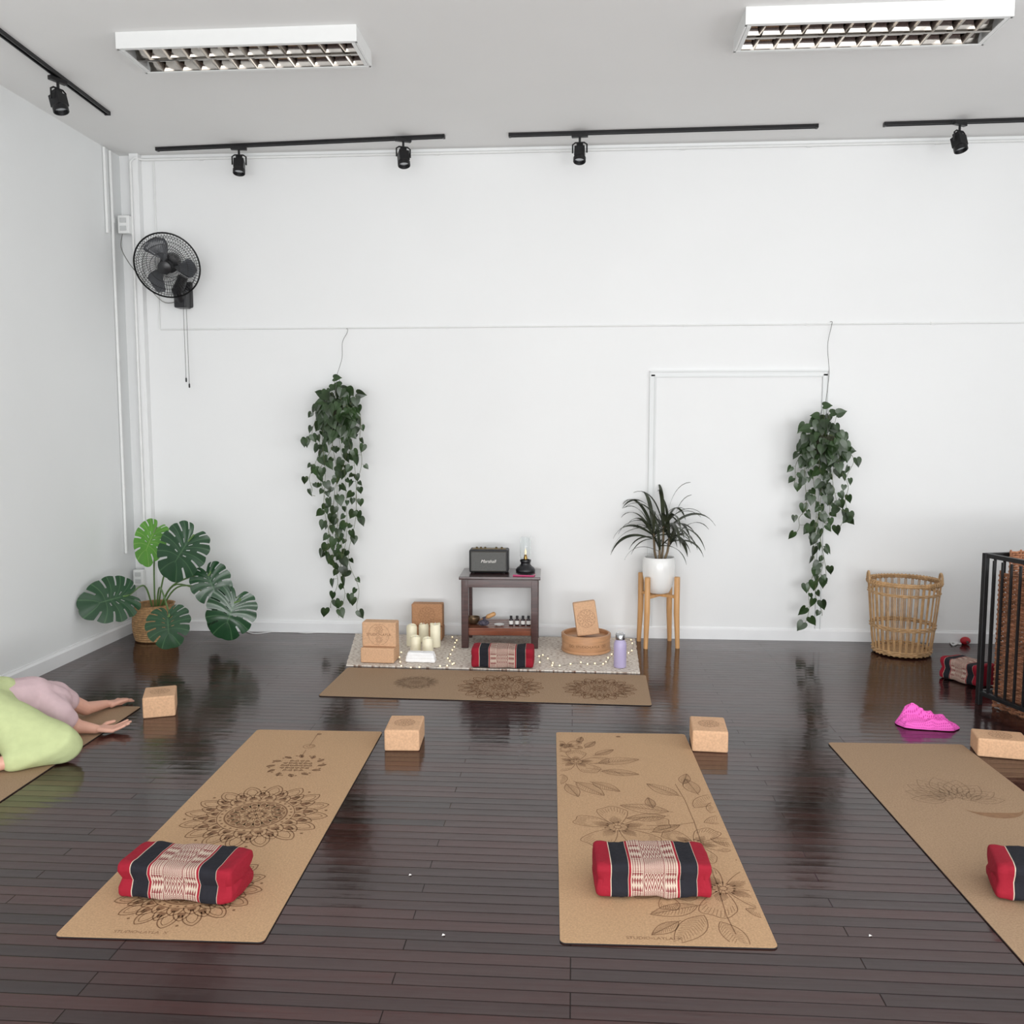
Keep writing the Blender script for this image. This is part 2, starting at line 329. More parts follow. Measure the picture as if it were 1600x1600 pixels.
# ---------------------------------------------------------------- flat ink
def text_geo(s,size):
    cu=bpy.data.curves.new('t','FONT'); cu.body=s; cu.size=size; cu.align_x='CENTER'; cu.align_y='CENTER'
    ob=bpy.data.objects.new('t',cu); COL.objects.link(ob)
    dg=bpy.context.evaluated_depsgraph_get(); dg.update()
    me=bpy.data.meshes.new_from_object(ob.evaluated_get(dg))
    vs=[(v.co.x,v.co.y) for v in me.vertices]; fs=[tuple(p.vertices) for p in me.polygons]
    bpy.data.objects.remove(ob); bpy.data.meshes.remove(me)
    return vs,fs
def bezp(p0,p1,p2,n=8): return [((1-t)**2*p0[0]+2*t*(1-t)*p1[0]+t*t*p2[0],(1-t)**2*p0[1]+2*t*(1-t)*p1[1]+t*t*p2[1]) for t in [i/n for i in range(n+1)]]
class Ink:
    def __init__(s,clip=None): s.v=[]; s.f=[]; s.clip=clip
    def line(s,pts,w=.002,closed=False):
        n=len(pts); base=len(s.v)
        for i,p in enumerate(pts):
            a=pts[i-1] if (closed or i>0) else p; b=pts[(i+1)%n] if (closed or i<n-1) else p
            dx,dy=b[0]-a[0],b[1]-a[1]; l=math.hypot(dx,dy) or 1
            nx,ny=-dy/l*w/2,dx/l*w/2
            s.v.append((p[0]+nx,p[1]+ny)); s.v.append((p[0]-nx,p[1]-ny))
        for i in range(n if closed else n-1):
            j=(i+1)%n; s.f.append((base+2*i,base+2*j,base+2*j+1,base+2*i+1))
    def poly(s,pts):
        b=len(s.v); s.v+=list(pts); s.f.append(tuple(range(b,b+len(pts))))
    def circle(s,c,r,w=.002,n=48): s.line([(c[0]+r*math.cos(2*PI*k/n),c[1]+r*math.sin(2*PI*k/n)) for k in range(n)],w,True)
    def disc(s,c,r,n=12): s.poly([(c[0]+r*math.cos(2*PI*k/n),c[1]+r*math.sin(2*PI*k/n)) for k in range(n)])
    def bez(s,p0,p1,p2,w=.002,n=8): s.line(bezp(p0,p1,p2,n),w)
    def petals(s,c,n,r0,r1,w=.002,off=0,fat=1.0,fill=False):
        da=PI/n
        for k in range(n):
            a=2*PI*k/n+off
            pol=lambda r,t:(c[0]+r*math.cos(t),c[1]+r*math.sin(t))
            L_=[bezp(pol(r0,a+sg*da*fat),pol(r0+(r1-r0)*.75,a+sg*da*fat*.95),pol(r1,a)) for sg in (-1,1)]
            if fill: s.poly(L_[0]+L_[1][::-1][1:])
            else:
                for q in L_: s.line(q,w)
    def flower(s,c,R,rot=0,w=.0018,n=5,sq=.88):
        for k in range(n):
            a=rot+2*PI*k/n+.12*math.sin(k*2.3); pts=[]; Rk=R*(1+.10*math.sin(k*1.9+rot*3)); hw=PI/n*1.12
            def rad(t): return Rk*(.16+.84*(1-abs(t)**2.6))*(1+.035*math.sin(t*11+k*2))
            for i in range(25):
                t=-1+2*i/24; ang=a+t*hw*(.65+.35*(1-abs(t)))*1.15; r=rad(t)
                pts.append((c[0]+r*math.cos(ang),c[1]+r*math.sin(ang)*sq))
            s.line(pts,w)
            for t in (-.6,-.48,-.36,-.24,-.12,0,.12,.24,.36,.48,.6):
                ang=a+t*hw*.8; q0,q1=(.18,.55-.3*abs(t)); r1=rad(t)/R
                s.line([(c[0]+R*q*math.cos(ang),c[1]+R*q*math.sin(ang)*sq) for q in (q0,(q0+q1)/2,q1)],w*.5)
                s.line([(c[0]+R*q*math.cos(ang),c[1]+R*q*math.sin(ang)*sq) for q in (r1*.76,r1*.97)],w*.5)
        s.circle(c,R*.07,w,16)
        for k in range(13):
            a=2*PI*k/13; e=.20+.05*(k%2); s.line([(c[0]+R*.07*math.cos(a),c[1]+R*.07*math.sin(a)*sq),(c[0]+R*e*math.cos(a),c[1]+R*e*math.sin(a)*sq)],w*.6); s.disc((c[0]+R*e*math.cos(a),c[1]+R*e*math.sin(a)*sq),R*.022,6)
    def leaf(s,c,ang,L,w=.0018,fat=.30,veins=True):
        d=(math.cos(ang),math.sin(ang)); nn=(-d[1],d[0])
        q=lambda u,v:(c[0]+d[0]*u*L+nn[0]*v*L,c[1]+d[1]*u*L+nn[1]*v*L)
        s.bez(q(0,0),q(.40,fat*1.5),q(1,0),w,12); s.bez(q(0,0),q(.40,-fat*1.3),q(1,0),w,12); 
        if not veins: return
        s.line([q(-.1,0),q(1,0)],w*.8)
        for i in range(13):
            u=.06+.065*i
            for sg in (-1,1): s.line([q(u,0),q(min(.97,u+.12),sg*fat*.60*(1-abs(u-.33)*1.4))],w*.42)
    def text(s,t,c,size,rot=0):
        vs,fs=text_geo(t,size); b=len(s.v); cr,sr=math.cos(rot),math.sin(rot)
        for x,y in vs: s.v.append((c[0]+x*cr-y*sr,c[1]+x*sr+y*cr))
        for f in fs: s.f.append(tuple(b+i for i in f))
    def build(s,name,m,parent,fn):
        mb=MB()
        hx,hy=s.clip if s.clip else (9,9)
        mb.v=[fn(x,y) for x,y in s.v]
        for f in s.f:
            if all(abs(s.v[i][0])<hx and abs(s.v[i][1])<hy for i in f): mb.face(f)
        return mb.build(name,m,parent,normals=False)
def mandala(parent,c,R,clip,ink,paper,w=.004,fill=True):
    s=Ink(clip); h=Ink(clip)
    n=64
    if fill:
        for k in range(n):
            a0,a1=2*PI*k/n,2*PI*(k+1)/n; r0,r1=.10*R,.43*R
            s.poly([(c[0]+r*math.cos(a),c[1]+r*math.sin(a)) for r,a in ((r0,a0),(r1,a0),(r1,a1),(r0,a1))])
    else:
        s.circle(c,.43*R,w); s.circle(c,.12*R,w)
    g=h if fill else s
    g.petals(c,8,.11*R,.26*R,w*(1.4 if fill else .8)); g.petals(c,8,.13*R,.30*R,w*(1.1 if fill else .7),PI/8,.7); g.petals(c,16,.27*R,.39*R,w*(1.2 if fill else .8)); 
    if fill:
        h.petals(c,16,.28*R,.36*R,w*1.0,PI/16,.5,True); h.circle(c,.40*R,w*.8)
    for k in range(8):
        a=2*PI*k/8; g.disc((c[0]+.2*R*math.cos(a),c[1]+.2*R*math.sin(a)),.03*R,8)
    s.petals(c,6,0,.09*R,w*.7)
    s.circle(c,.52*R,w)
    for k in range(28):
        a=2*PI*k/28; s.disc((c[0]+.475*R*math.cos(a),c[1]+.475*R*math.sin(a)),.020*R,8)
    s.petals(c,16,.52*R,.70*R,w); s.petals(c,16,.54*R,.63*R,w*.8,0,.55,True)
    s.petals(c,16,.58*R,.84*R,w,PI/16,.9); s.petals(c,16,.64*R,.78*R,w*.8,PI/16,.42,True)
    s.petals(c,16,.70*R,1.0*R,w*1.1,0,.85); s.petals(c,16,.74*R,.93*R,w*.7,0,.5)
    for k in range(8):
        a=2*PI*k/8+PI/16; s.disc((c[0]+.95*R*math.cos(a),c[1]+.95*R*math.sin(a)),.022*R,8)
    up=lambda x,y:Vector((x,y,.0060)); up2=lambda x,y:Vector((x,y,.0064))
    o=s.build('printed_mandala',M[ink],parent,up)
    if fill: h.build('mandala_highlights',M[paper],o,up2)
    return o
# ================================================================ SETTING
T=.12
o=struct(MB().box(((LX+RX)/2,(FY+WY)/2,-.05),(RX-LX+2*T,WY-FY+2*T,.1)).build('floor',M['floor']))
struct(MB().box(((LX+RX)/2,(FY+WY)/2,H+.05),(RX-LX+2*T,WY-FY+2*T,.1)).build('ceiling',M['ceil']))
struct(MB().box(((LX+RX)/2,WY+T/2,H/2),(RX-LX+2*T,T,H)).build('wall_back',M['wall']))
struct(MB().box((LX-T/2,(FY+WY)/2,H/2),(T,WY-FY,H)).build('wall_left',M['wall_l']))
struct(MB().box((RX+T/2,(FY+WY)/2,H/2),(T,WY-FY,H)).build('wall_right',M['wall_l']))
cxb=PY(236,800,WY-.06).x
struct(MB().box(((LX+cxb)/2+.05,WY-.03,H/2),(cxb-LX-.1,.06,H)).build('trim_1',M['wall'],bevel=.004))
def baseboard(name,p0,p1,h,t,nrm):
    mb=MB(); p0=Vector(p0); p1=Vector(p1); n=Vector(nrm)
    prof=[(0,0),(t,0),(t,h*.8),(t*.45,h*.93),(t*.4,h),(0,h)]
    for p in (p0,p1):
        for a,z in prof: mb.v.append(p+n*a+Vector((0,0,z)))
    k=len(prof)
    for i in range(k): mb.face((i,(i+1)%k,k+(i+1)%k,k+i))
    mb.face(range(k)); mb.face(range(k,2*k))
    return struct(mb.build(name,M['trim']))
dl=PY(1017,800).x; dr_=PY(1283,800).x
baseboard('baseboard_back',(cxb-.045,WY,0),(RX,WY,0),.09,.018,(0,-1,0))
baseboard('baseboard_left',(LX,FY,0),(LX,WY-.07,0),.1,.018,(1,0,0))
baseboard('baseboard_right',(RX,FY,0),(RX,WY,0),.1,.018,(-1,0,0))
dtop=PY(1150,585).z
mb=MB().box(((dl+dr_)/2,WY-.002,(dtop+.09)/2),(dr_-dl-.05,.004,dtop-.11)); 
door=struct(mb.build('door_1',M['wall']))
mb=MB()
zc=(dtop+.09)/2
for x,s_ in ((dl,1),(dr_,-1)):
    mb.box((x-s_*.018,WY-.011,zc+.01),(.009,.022,dtop-.07)); mb.box((x,WY-.004,zc),(.03,.008,dtop-.09)); mb.box((x+s_*.018,WY-.009,zc-.01),(.007,.018,dtop-.11))
mb.box(((dl+dr_)/2,WY-.011,dtop+.023),(dr_-dl+.045,.022,.009)); mb.box(((dl+dr_)/2,WY-.004,dtop+.004),(dr_-dl+.03,.008,.03)); mb.box(((dl+dr_)/2,WY-.009,dtop-.016),(dr_-dl-.03,.018,.007))
mb.build('door_frame',M['wall_l'],door)
def bendpipe(name,pts,r,label,cat,m='conduit',clips=0,seg=8):
    t=thing(name,label,cat,pts[0]); b=Vector(pts[0])
    MB().tube([Vector(p)-b for p in pts],r,seg).build('pipe',M[m],t,smooth=True)
    if clips:
        a,c=[Vector(pts[i]) for i in clips]
        n=max(2,int((c-a).length/.8))
        for i in range(n):
            p=a.lerp(c,(i+.5)/n)-b
            dd=(c-a).normalized()
            MB().box(p+Vector((0,r*.6,0)),(abs(dd.x)*.012+.022,r*1.4,abs(dd.z)*.012+.022)).build('clip',M[m],t)
    return t
pz=H-.035
bendpipe('conduit_pipe',[(cxb-.05,WY-.075,.5),(cxb-.05,WY-.075,pz-.03),(cxb-.02,WY-.07,pz),(cxb+.02,WY-.016,pz),(RX-.02,WY-.016,pz)],.010,'white conduit pipe running along the top of the back wall','pipe',clips=(3,4))
xq=PY(246,400).x; zq=PY(250,515).z
bendpipe('surface_cable',[(xq,WY-.007,pz-.012),(xq,WY-.007,zq+.01),(xq+.01,WY-.007,zq),(RX-.02,WY-.007,zq+.0)],.0055,'thin white cable along the back wall at mid height above the hanging plants','cable',clips=(2,3))
for i,(yy,lab) in enumerate(((WY-.16,'white vertical conduit on the left wall nearest the corner'),(WY-.24,'white vertical conduit on the left wall farther from the corner'))):
    z0=.62 if i==0 else 2.95
    bendpipe('conduit_pipe',[(LX+.012,yy,z0),(LX+.012,yy,H-.01)],.011,lab,'pipe',clips=(0,1) if i==0 else 0)
def wallbox(name,label,c,size,rows,cat):
    t=thing(name,label,cat,c); sx,sy,sz=size
    MB().box((0,0,0),size).build('box_body',M['conduit'],t,bevel=.006)
    for k in range(rows):
        MB().box((0,-sy/2-.003,sz*(.22-.44*k)),(sx*.55,.006,sz*.26)).build('socket',M['switchg'],t,bevel=.002)
    return t
jb=PY(194,351,WY-.11)
jb=(max(jb.x,LX+.06),WY-.10,jb.z)
wallbox('junction_box','small white electrical junction box high in the left corner above the fan',jb,(.085,.05,.13),2,'electrical box')
ob_=PY(215,902,WY-.085); wallbox('wall_outlet','white wall outlet low in the left corner above the monstera basket',(max(ob_.x,LX+.07),WY-.085,ob_.z),(.08,.045,.12),2,'outlet')
# ================================================================ CEILING FIXTURES
def fixture(p0,p1,label):
    hh=.08
    p0=P(*p0,H-hh); p1=P(*p1,H-hh); d=p1-p0; L=d.length; rz=math.atan2(d.y,d.x); D=.33
    t=thing('ceiling_light_fixture',label,'ceiling light',(p0.x,p0.y,H),rz,'louvred fluorescent ceiling lights')
    h=hh; w=.010
    mb=MB(); mb.box((L/2,w/2,-h/2),(L,w,h)).box((L/2,D-w/2,-h/2),(L,w,h))
    mb.box((w/2,D/2,-h/2),(w,D-2*w,h)).box((L-w/2,D/2,-h/2),(w,D-2*w,h)).box((L/2,D/2,-.004),(L-2*w,D-2*w,.008))
    mb.box((L/2,.016,-h+.002),(L,.012,.004)).box((L/2,D-.016,-h+.002),(L,.012,.004)).box((.022,D/2,-h+.002),(.02,D-.06,.004)).box((L-.022,D/2,-h+.002),(.02,D-.06,.004))
    mb.build('housing',M['housing'],t)
    for yc in (D*.27,D*.73):
        mb=MB(); n=10
        for x in (.03,L-.03):
            for i in range(n+1):
                a=PI*i/n; mb.v.append(Vector((x,yc-math.cos(a)*(D*.21),-h+.006+math.sin(a)*.062)))
        for i in range(n): mb.face((i,i+1,n+1+i+1,n+1+i))
        mb.build('reflector',M['chrome'],t,smooth=True)
        MB().tube([(.05,yc,-.038),(L-.05,yc,-.038)],.013,12).build('fluorescent_tube',M['tube'],t,smooth=True)
    mb=MB(); n=12
    for i in range(1,n):
        x=L*i/n
        for yc in (D*.27,D*.73):
            b=len(mb.v); hw=D*.21
            for (dx,z) in ((-.016,-h+.034),(.016,-h+.034),(0,-h+.002)):
                mb.v.append(Vector((x+dx,yc-hw,z))); mb.v.append(Vector((x+dx,yc+hw,z)))
            mb.face((b,b+1,b+3,b+2)); mb.face((b,b+4,b+5,b+1)); mb.face((b+2,b+3,b+5,b+4))
    mb.box((L/2,D/2,-h+.008),(L-.06,.016,.010)); 
    mb.build('louver',M['chrome'],t)
fixture((181,76),(557,64),'white louvred fluorescent light on the ceiling above the fan side')
fixture((1165,38),(1585,25),'white louvred fluorescent light on the ceiling above the door side')
def rail(a,b,label):
    a=P(*a,H-.01); b=P(*b,H-.01); d=b-a; L=d.length
    t=thing('light_track',label,'light track',(a.x,a.y,H),math.atan2(d.y,d.x),'black ceiling light tracks')
    mb=MB(); mb.box((L/2,-.012,-.011),(L,.008,.022)).box((L/2,.012,-.011),(L,.008,.022)).box((L/2,0,-.004),(L,.02,.008))
    mb.build('rail',M['black'],t)
    for x in (-.006,L+.006): MB().box((x,0,-.012),(.016,.036,.025)).build('end_cap',M['black'],t,bevel=.002)
    return t
rail((0-60,50-45),(167,176),'black light track running beside the left wall')
rail((247,233),(692,213),'black light track along the back wall with two spotlights')
rail((798,211),(1275,197),'black light track along the back wall with a single spotlight near its end')
rail((1384,194),(1700,184),'black light track by the back wall running out of view on the door side')
SPOT=[None]
def spot(px,py,rz,label,tilt=0):
    p=P(px,py,H-.022)
    if SPOT[0] is None:
        t=thing('track_spotlight',label,'spotlight',(p.x,p.y,H-.022),rz,'black track spotlights'); SPOT[0]=t
        MB().box((0,0,-.012),(.11,.03,.024)).build('adapter',M['black'],t,bevel=.003)
        MB().tube([(0,0,-.02),(0,0,-.06)],.008,10).build('stem',M['black'],t,smooth=True)
        MB().tube([(-.048,-.0,-.125),(-.048,0,-.07),(-.03,0,-.058),(.03,0,-.058),(.048,0,-.07),(.048,0,-.125)],.0055,6).build('yoke',M['black'],t,smooth=True)
        rt=Euler((R_(-16),0,0)).to_matrix()
        hd=MB()
        hd.box((0,0,-.125),(.07,.07,.07),rt).box(Vector((0,0,-.125))+rt@Vector((0,0,.045)),(.045,.045,.03),rt)
        hd.lathe([(.036,-.03),(.043,-.036),(.043,-.066),(.037,-.066),(.033,-.04),(.0001,-.038)],(0,0,-.125),20,0,rt)
        h=hd.build('lamp_head',M['black'],t,bevel=.003)
        MB().lathe([(.0001,-.045),(.031,-.047),(.033,-.05),(.0001,-.052)],(0,0,-.125),20,0,rt).build('lens',M['steel'],h,smooth=True)
    else:
        t=copy_tree(SPOT[0]); t.location=(p.x,p.y,H-.022); t.rotation_euler=(0,0,rz); t['label']=label
    return t
spot(90,122,R_(70),'black spotlight on the track beside the left wall')
spot(373,229,R_(10),'black spotlight on the back wall track directly right of the wall fan')
spot(630,216,R_(25),'black spotlight at the right end of the track nearest the fan')
spot(906,209,R_(-5),'black spotlight on the middle back wall track above the table')
spot(1500,190,R_(30),'black spotlight on the track at the door side of the back wall')
# ================================================================ FAN
def smooth_pts(pts,n=6):
    pts=[Vector(p) for p in pts]; sm=[]
    for i in range(len(pts)-1):
        p0=pts[max(i-1,0)];p1=pts[i];p2=pts[i+1];p3=pts[min(i+2,len(pts)-1)]
        for k in range(n):
            u=k/n; sm.append(.5*((2*p1)+(-p0+p2)*u+(2*p0-5*p1+4*p2-p3)*u*u+(-p0+3*p1-3*p2+p3)*u**3))
    sm.append(pts[-1]); return sm
def fan():
    wp=PY(291,455,WY)
    t=thing('wall_fan','black wall mounted fan with round wire cage and pull cords in the left corner','fan',(wp.x,WY,wp.z-.02))
    inv_=inv(t)
    MB().box((0,-.015,-.01),(.11,.03,.19)).build('wall_bracket',M['blackp'],t,bevel=.012)
    hc=inv_@PY(261,415,WY-.31)
    arm=MB().tube([(0,-.02,-.05),(0,-.09,-.055),(-.005,-.14,.0),(hc.x+.05,-.16,hc.z-.05)],[.042,.046,.042,.034],16)
    arm.box((0,-.07,-.05),(.09,.10,.13)); arm.build('arm',M['blackp'],t,bevel=.010)
    ax=Vector((.16,-1,-.42)).normalized()
    q=ax.to_track_quat('Z','Y').to_matrix()
    c=hc
    MB().lathe([(.0001,-.20),(.035,-.20),(.058,-.17),(.068,-.10),(.064,-.055),(.03,-.045),(.0001,-.045)],c,24,0,q).build('motor_housing',M['blackp'],t,smooth=True)
    Rr=.226
    def cage(name,sgn,depth,n):
        mb=MB()
        for k in range(n):
            a0=2*PI*k/n; pts=[]
            for i in range(8):
                u=i/7; r=.045+(Rr-.045)*u; a=a0+(.35*sgn)*(1-u)
                z=sgn*depth*(1-(r/Rr)**3)
                pts.append(c+q@Vector((math.cos(a)*r,math.sin(a)*r,z)))
            mb.tube(pts,.0015,3,cap=False)
        for r in (.045,.10,.155,.2,Rr):
            z=sgn*depth*(1-(r/Rr)**3); rad=.006 if r==Rr else .0018
            mb.tube([c+q@Vector((math.cos(2*PI*k/48)*r,math.sin(2*PI*k/48)*r,z)) for k in range(48)],rad,5,closed=True)
        return mb.build(name,M['black'],t,smooth=True)
    cage('front_grille',1,.075,72); cage('rear_grille',-1,.075,60)
    MB().lathe([(.0001,.085),(.03,.083),(.045,.076),(.047,.068),(.0001,.068)],c,24,0,q).build('grille_badge',M['blackp'],t,smooth=True)
    MB().lathe([(.0001,.045),(.022,.044),(.034,.03),(.036,-.03),(.0001,-.03)],c,24,0,q).build('fan_hub',M['blackp'],t,smooth=True)
    for k in range(3):
        mb=MB(); n=10; a0=2*PI*k/3-.35
        for i in range(n+1):
            u=i/n; r=.03+.17*u
            hw=.22+.34*math.sin(min(1,u*1.3)*PI*.55)
            if u>.8: hw*=math.sqrt(max(.05,1-((u-.8)/.21)**2))
            for j in range(7):
                s_=-1+2*j/6; a=a0+s_*hw*.85+u*.3
                mb.v.append(c+q@Vector((math.cos(a)*r,math.sin(a)*r,s_*.030)))
        for i in range(n):
            for j in range(6):
                b=i*7+j; mb.face((b,b+1,b+8,b+7))
        ob=mb.build('fan_blade',M['dgrey'],t,smooth=True); so=ob.modifiers.new('s','SOLIDIFY'); so.thickness=.002
    for px,ye in ((291,596),(296,605)):
        bt=inv_@PY(px,ye,WY-.09); tp=Vector((bt.x-.003,-.09,-.11))
        cd=MB().tube([tp,bt],.0018,5).build('pull_cord',M['wire'],t)
        MB().lathe([(.002,.03),(.006,.02),(.006,0),(.003,-.005)],bt,10).build('pull_knob',M['blackp'],cd,smooth=True)
    j=inv_@Vector(jb)
    pts=[j+Vector((-.02,0,-.06)),j+Vector((-.03,-.01,-.16)),j+Vector((.02,-.02,-.26)),j+Vector((.10,-.03,-.36)),Vector((-.16,-.06,-.06)),Vector((-.04,-.05,-.06))]
    MB().tube(smooth_pts(pts),.003,6).build('power_lead',M['wire'],t,smooth=True)
fan()
# ================================================================ MATS
def mat_thing(loc,rz,W,L,label,m='corkm',name='yoga_mat'):
    t=thing(name,label,'yoga mat',(loc[0],loc[1],0),rz,'cork yoga mats')
    def slab(z0,z1,ins,name,mm):
        mb=MB(); r=.018; pts=[]
        for cx,cy,a0 in ((1,1,0),(-1,1,90),(-1,-1,180),(1,-1,270)):
            for k in range(6):
                a=R_(a0+90*k/5); pts.append((cx*(W/2-ins-r)+r*math.cos(a),cy*(L/2-ins-r)+r*math.sin(a)))
        n=len(pts)
        for z in (z0,z1):
            for x,y in pts: mb.v.append(Vector((x,y,z)))
        for i in range(n): mb.face((i,(i+1)%n,n+(i+1)%n,n+i))
        mb.face(list(range(n))[::-1]); mb.face(range(n,2*n))
        mb.build(name,M[mm],t)
    slab(.0005,.004,0,'rubber_backing','rubber'); slab(.004,.0055,.0008,'cork_surface',m)
    return t
def mat_px(NL,NR,FR,FL,label,m='corkm'):
    q=[P(*c,.005) for c in (NL,NR,FR,FL)]
    nm=(q[0]+q[1])/2; fm=(q[2]+q[3])/2; d=fm-nm
    w=((q[1]-q[0]).length+(q[2]-q[3]).length)/2; l=((q[3]-q[0]).length+(q[2]-q[1]).length)/2
    c=(nm+fm)/2
    return mat_thing(c,math.atan2(d.y,d.x)-PI/2,w,l,label,m),w,l
up=lambda x,y:Vector((x,y,.0060))
m1,w1,l1=mat_px((82,1465),(413,1470),(598,1143),(402,1140),'cork yoga mat with large mandala prints under the left foreground cushion')
m2,w2,l2=mat_px((874,1474),(1217,1480),(1070,1148),(869,1143),'cork yoga mat with line drawn flowers and leaves in the middle foreground')
mw,ml=(w1+w2)/2,(l1+l2)/2
def loc_on(t,px,py):
    p=inv(t)@P(px,py,.006); return (p.x,p.y)
clip=(w1/2-.012,l1/2-.012)
mandala(m1,loc_on(m1,400,1273),.29,clip,'ink','corkm',.004)
mandala(m1,loc_on(m1,300,1388),.24,clip,'ink','corkm',.0038)
c=loc_on(m1,463,1196); ik=Ink(clip)
for k in range(24):
    a=2*PI*k/24; 
    if k%2==0: ik.leaf((c[0]+.10*math.cos(a),c[1]+.10*math.sin(a)),a+.5,.04,.003,.4)
    else: ik.disc((c[0]+.122*math.cos(a),c[1]+.122*math.sin(a)),.006,8)
for k in range(5):
    yy=c[1]+.056-.028*k; ww=math.sqrt(max(0,.075**2-(yy-c[1])**2)); n=max(2,int(ww*2/.02))
    for j in range(n):
        x=c[0]-ww+2*ww*(j+.5)/n; ik.petals((x,yy),3,.002,.011,.0035,j*1.3+k)
ik.build('printed_rosette',M['ink2'],m1,up)
c2=loc_on(m1,483,1166); ik=Ink(clip); ik.circle(c2,.028,.0035,20); ik.circle((c2[0]+.004,c2[1]+.002),.016,.003,16); ik.line([c2,loc_on(m1,497,1146)],.0035); ik.line([loc_on(m1,478,1172),loc_on(m1,470,1184)],.0035); ik.disc(loc_on(m1,499,1147),.012,12)
ik.build('printed_pendant',M['ink2'],m1,up)
ik=Ink(clip); ik.text('STUDIO\u2022LAYLA  X',(-.07,-l1/2+.033),.021); ik.build('printed_lettering',M['ink2'],m1,up)
clip=(w2/2-.012,l2/2-.012); ik=Ink(clip)
L_=lambda px,py:loc_on(m2,px,py)
WD=.0032
ik.flower(L_(965,1292),.20,.3,WD); ik.flower(L_(1085,1318),.16,1.0,WD); ik.flower(L_(1130,1388),.19,.6,WD); ik.flower(L_(1040,1395),.11,.9,WD)
for (px,py,a,l) in ((1060,1243,135,.17),(1045,1268,165,.20),(1085,1262,50,.19),(1100,1285,20,.17),(1068,1225,75,.12),(1110,1310,-30,.15),(1090,1415,200,.17),(1100,1430,235,.20),(1125,1440,290,.17),(1150,1345,30,.12),(1000,1325,250,.15),(1020,1300,30,.13),(1165,1420,-30,.13),(1040,1275,190,.16),(1090,1240,100,.16),(1110,1270,65,.14),(1020,1262,95,.10),(1060,1440,220,.12)):
    ik.leaf(L_(px,py),R_(a),l,WD)
ik.line([L_(*q) for q in ((1055,1225),(1070,1250),(1085,1285),(1100,1330),(1120,1380),(1135,1430),(1150,1460))],WD)
ik.line([L_(*q) for q in ((1085,1285),(1050,1290),(1010,1290))],WD)
ik.build('printed_flower_spray',M['ink2'],m2,up)
ik=Ink(clip); ik.flower(L_(900,1190),.15,.2,WD); ik.flower(L_(884,1165),.09,.8,WD)
for (px,py,a,l) in ((930,1180,40,.12),(940,1205,-10,.17),(885,1225,-70,.14),(925,1222,-40,.15),(905,1160,80,.08),(935,1192,15,.2),(880,1210,-100,.12),(900,1222,-50,.18),(915,1168,60,.10)):
    ik.leaf(L_(px,py),R_(a),l,WD)
ik.line([L_(*q) for q in ((872,1170),(915,1200),(960,1205),(975,1212))],WD)
ik.build('printed_corner_flower',M['ink2'],m2,up)
ik=Ink(clip); ik.text('STUDIO\u2022LAYLA  X',(-.04,-l2/2+.033),.021); ik.build('printed_lettering',M['ink2'],m2,up)
ik=Ink(clip); ik.disc(L_(966,1151),.012,12); ik.build('printed_dot',M['ink'],m2,up)
a=P(1293,1160,.005); b=P(1600,1505,.005); d=(a-b).normalized(); ang=math.atan2(d.y,d.x)-PI/2
right=Vector((math.cos(ang),math.sin(ang),0)); c=a-d*(ml/2)+right*(mw/2)
m3=mat_thing(c,ang,mw,ml,'cork yoga mat with faint lotus and crescent print cut off by the right photo edge','corkm2')
clip=(mw/2-.012,ml/2-.012); ik=Ink(clip); c0=loc_on(m3,1498,1250)
for k in range(9):
    a_=R_(90+(k-4)*22); ik.leaf((c0[0]+.05*math.cos(a_),c0[1]+.05*math.sin(a_)),a_,.19-.012*abs(k-4),.0034,.40,False); ik.leaf((c0[0]+.07*math.cos(a_),c0[1]+.07*math.sin(a_)),a_,.12-.008*abs(k-4),.0024,.28,False)
for k in range(6):
    a_=R_(90+(k-2.5)*28); ik.leaf((c0[0]+.02*math.cos(a_),c0[1]+.02*math.sin(a_)),a_,.10,.003,.36,False)
ik.build('printed_lotus',M['ink3'],m3,up)
ik=Ink(clip); c1=(c0[0]+.10,c0[1]-.06); n=24
for k in range(n):
    f=lambda t,e:(c1[0]+.12*math.cos(R_(185+t*170)),c1[1]+(.11 if e else .11-.05*math.sin(t*PI))*math.sin(R_(185+t*170)))
    ik.poly([f(k/n,0),f(k/n,1),f((k+1)/n,1),f((k+1)/n,0)])
ik.build('printed_crescent',M['ink2'],m3,up)
mandala(m3,(c0[0]+.06,c0[1]-.62),.2,clip,'ink3','corkm2',.003,False)
a=P(221,1104,.005); b=P(0,1252,.005); d=(a-b).normalized(); ang=math.atan2(d.y,d.x)-PI/2
right=Vector((math.cos(ang),math.sin(ang),0)); c=a-d*(ml/2)-right*(mw/2)
m0=mat_thing(c,ang,mw,ml,'olive brown cork yoga mat under the folded person','corkm2')
q=[P(498,1088,.005),P(1020,1101,.005),P(1008,1056,.005),P(542,1042,.005)]
cc=(q[0]+q[1]+q[2]+q[3])/4; dd=(q[1]-q[0])+(q[2]-q[3]); a4=math.atan2(dd.y,dd.x)
LW=dd.length/2; WW=((q[3]-q[0]).length+(q[2]-q[1]).length)/2
m4=mat_thing(cc,a4+PI/2,WW,LW,'cork yoga mat laid crosswise in front of the woven rug','corkm2')
clip=(WW/2-.012,LW/2-.012); mandala(m4,loc_on(m4,782,1073),.26,clip,'ink','corkm2',.0055,False); mandala(m4,loc_on(m4,650,1066),.14,clip,'ink3','corkm2',.004,False); mandala(m4,loc_on(m4,937,1076),.22,clip,'ink','corkm2',.005,False)
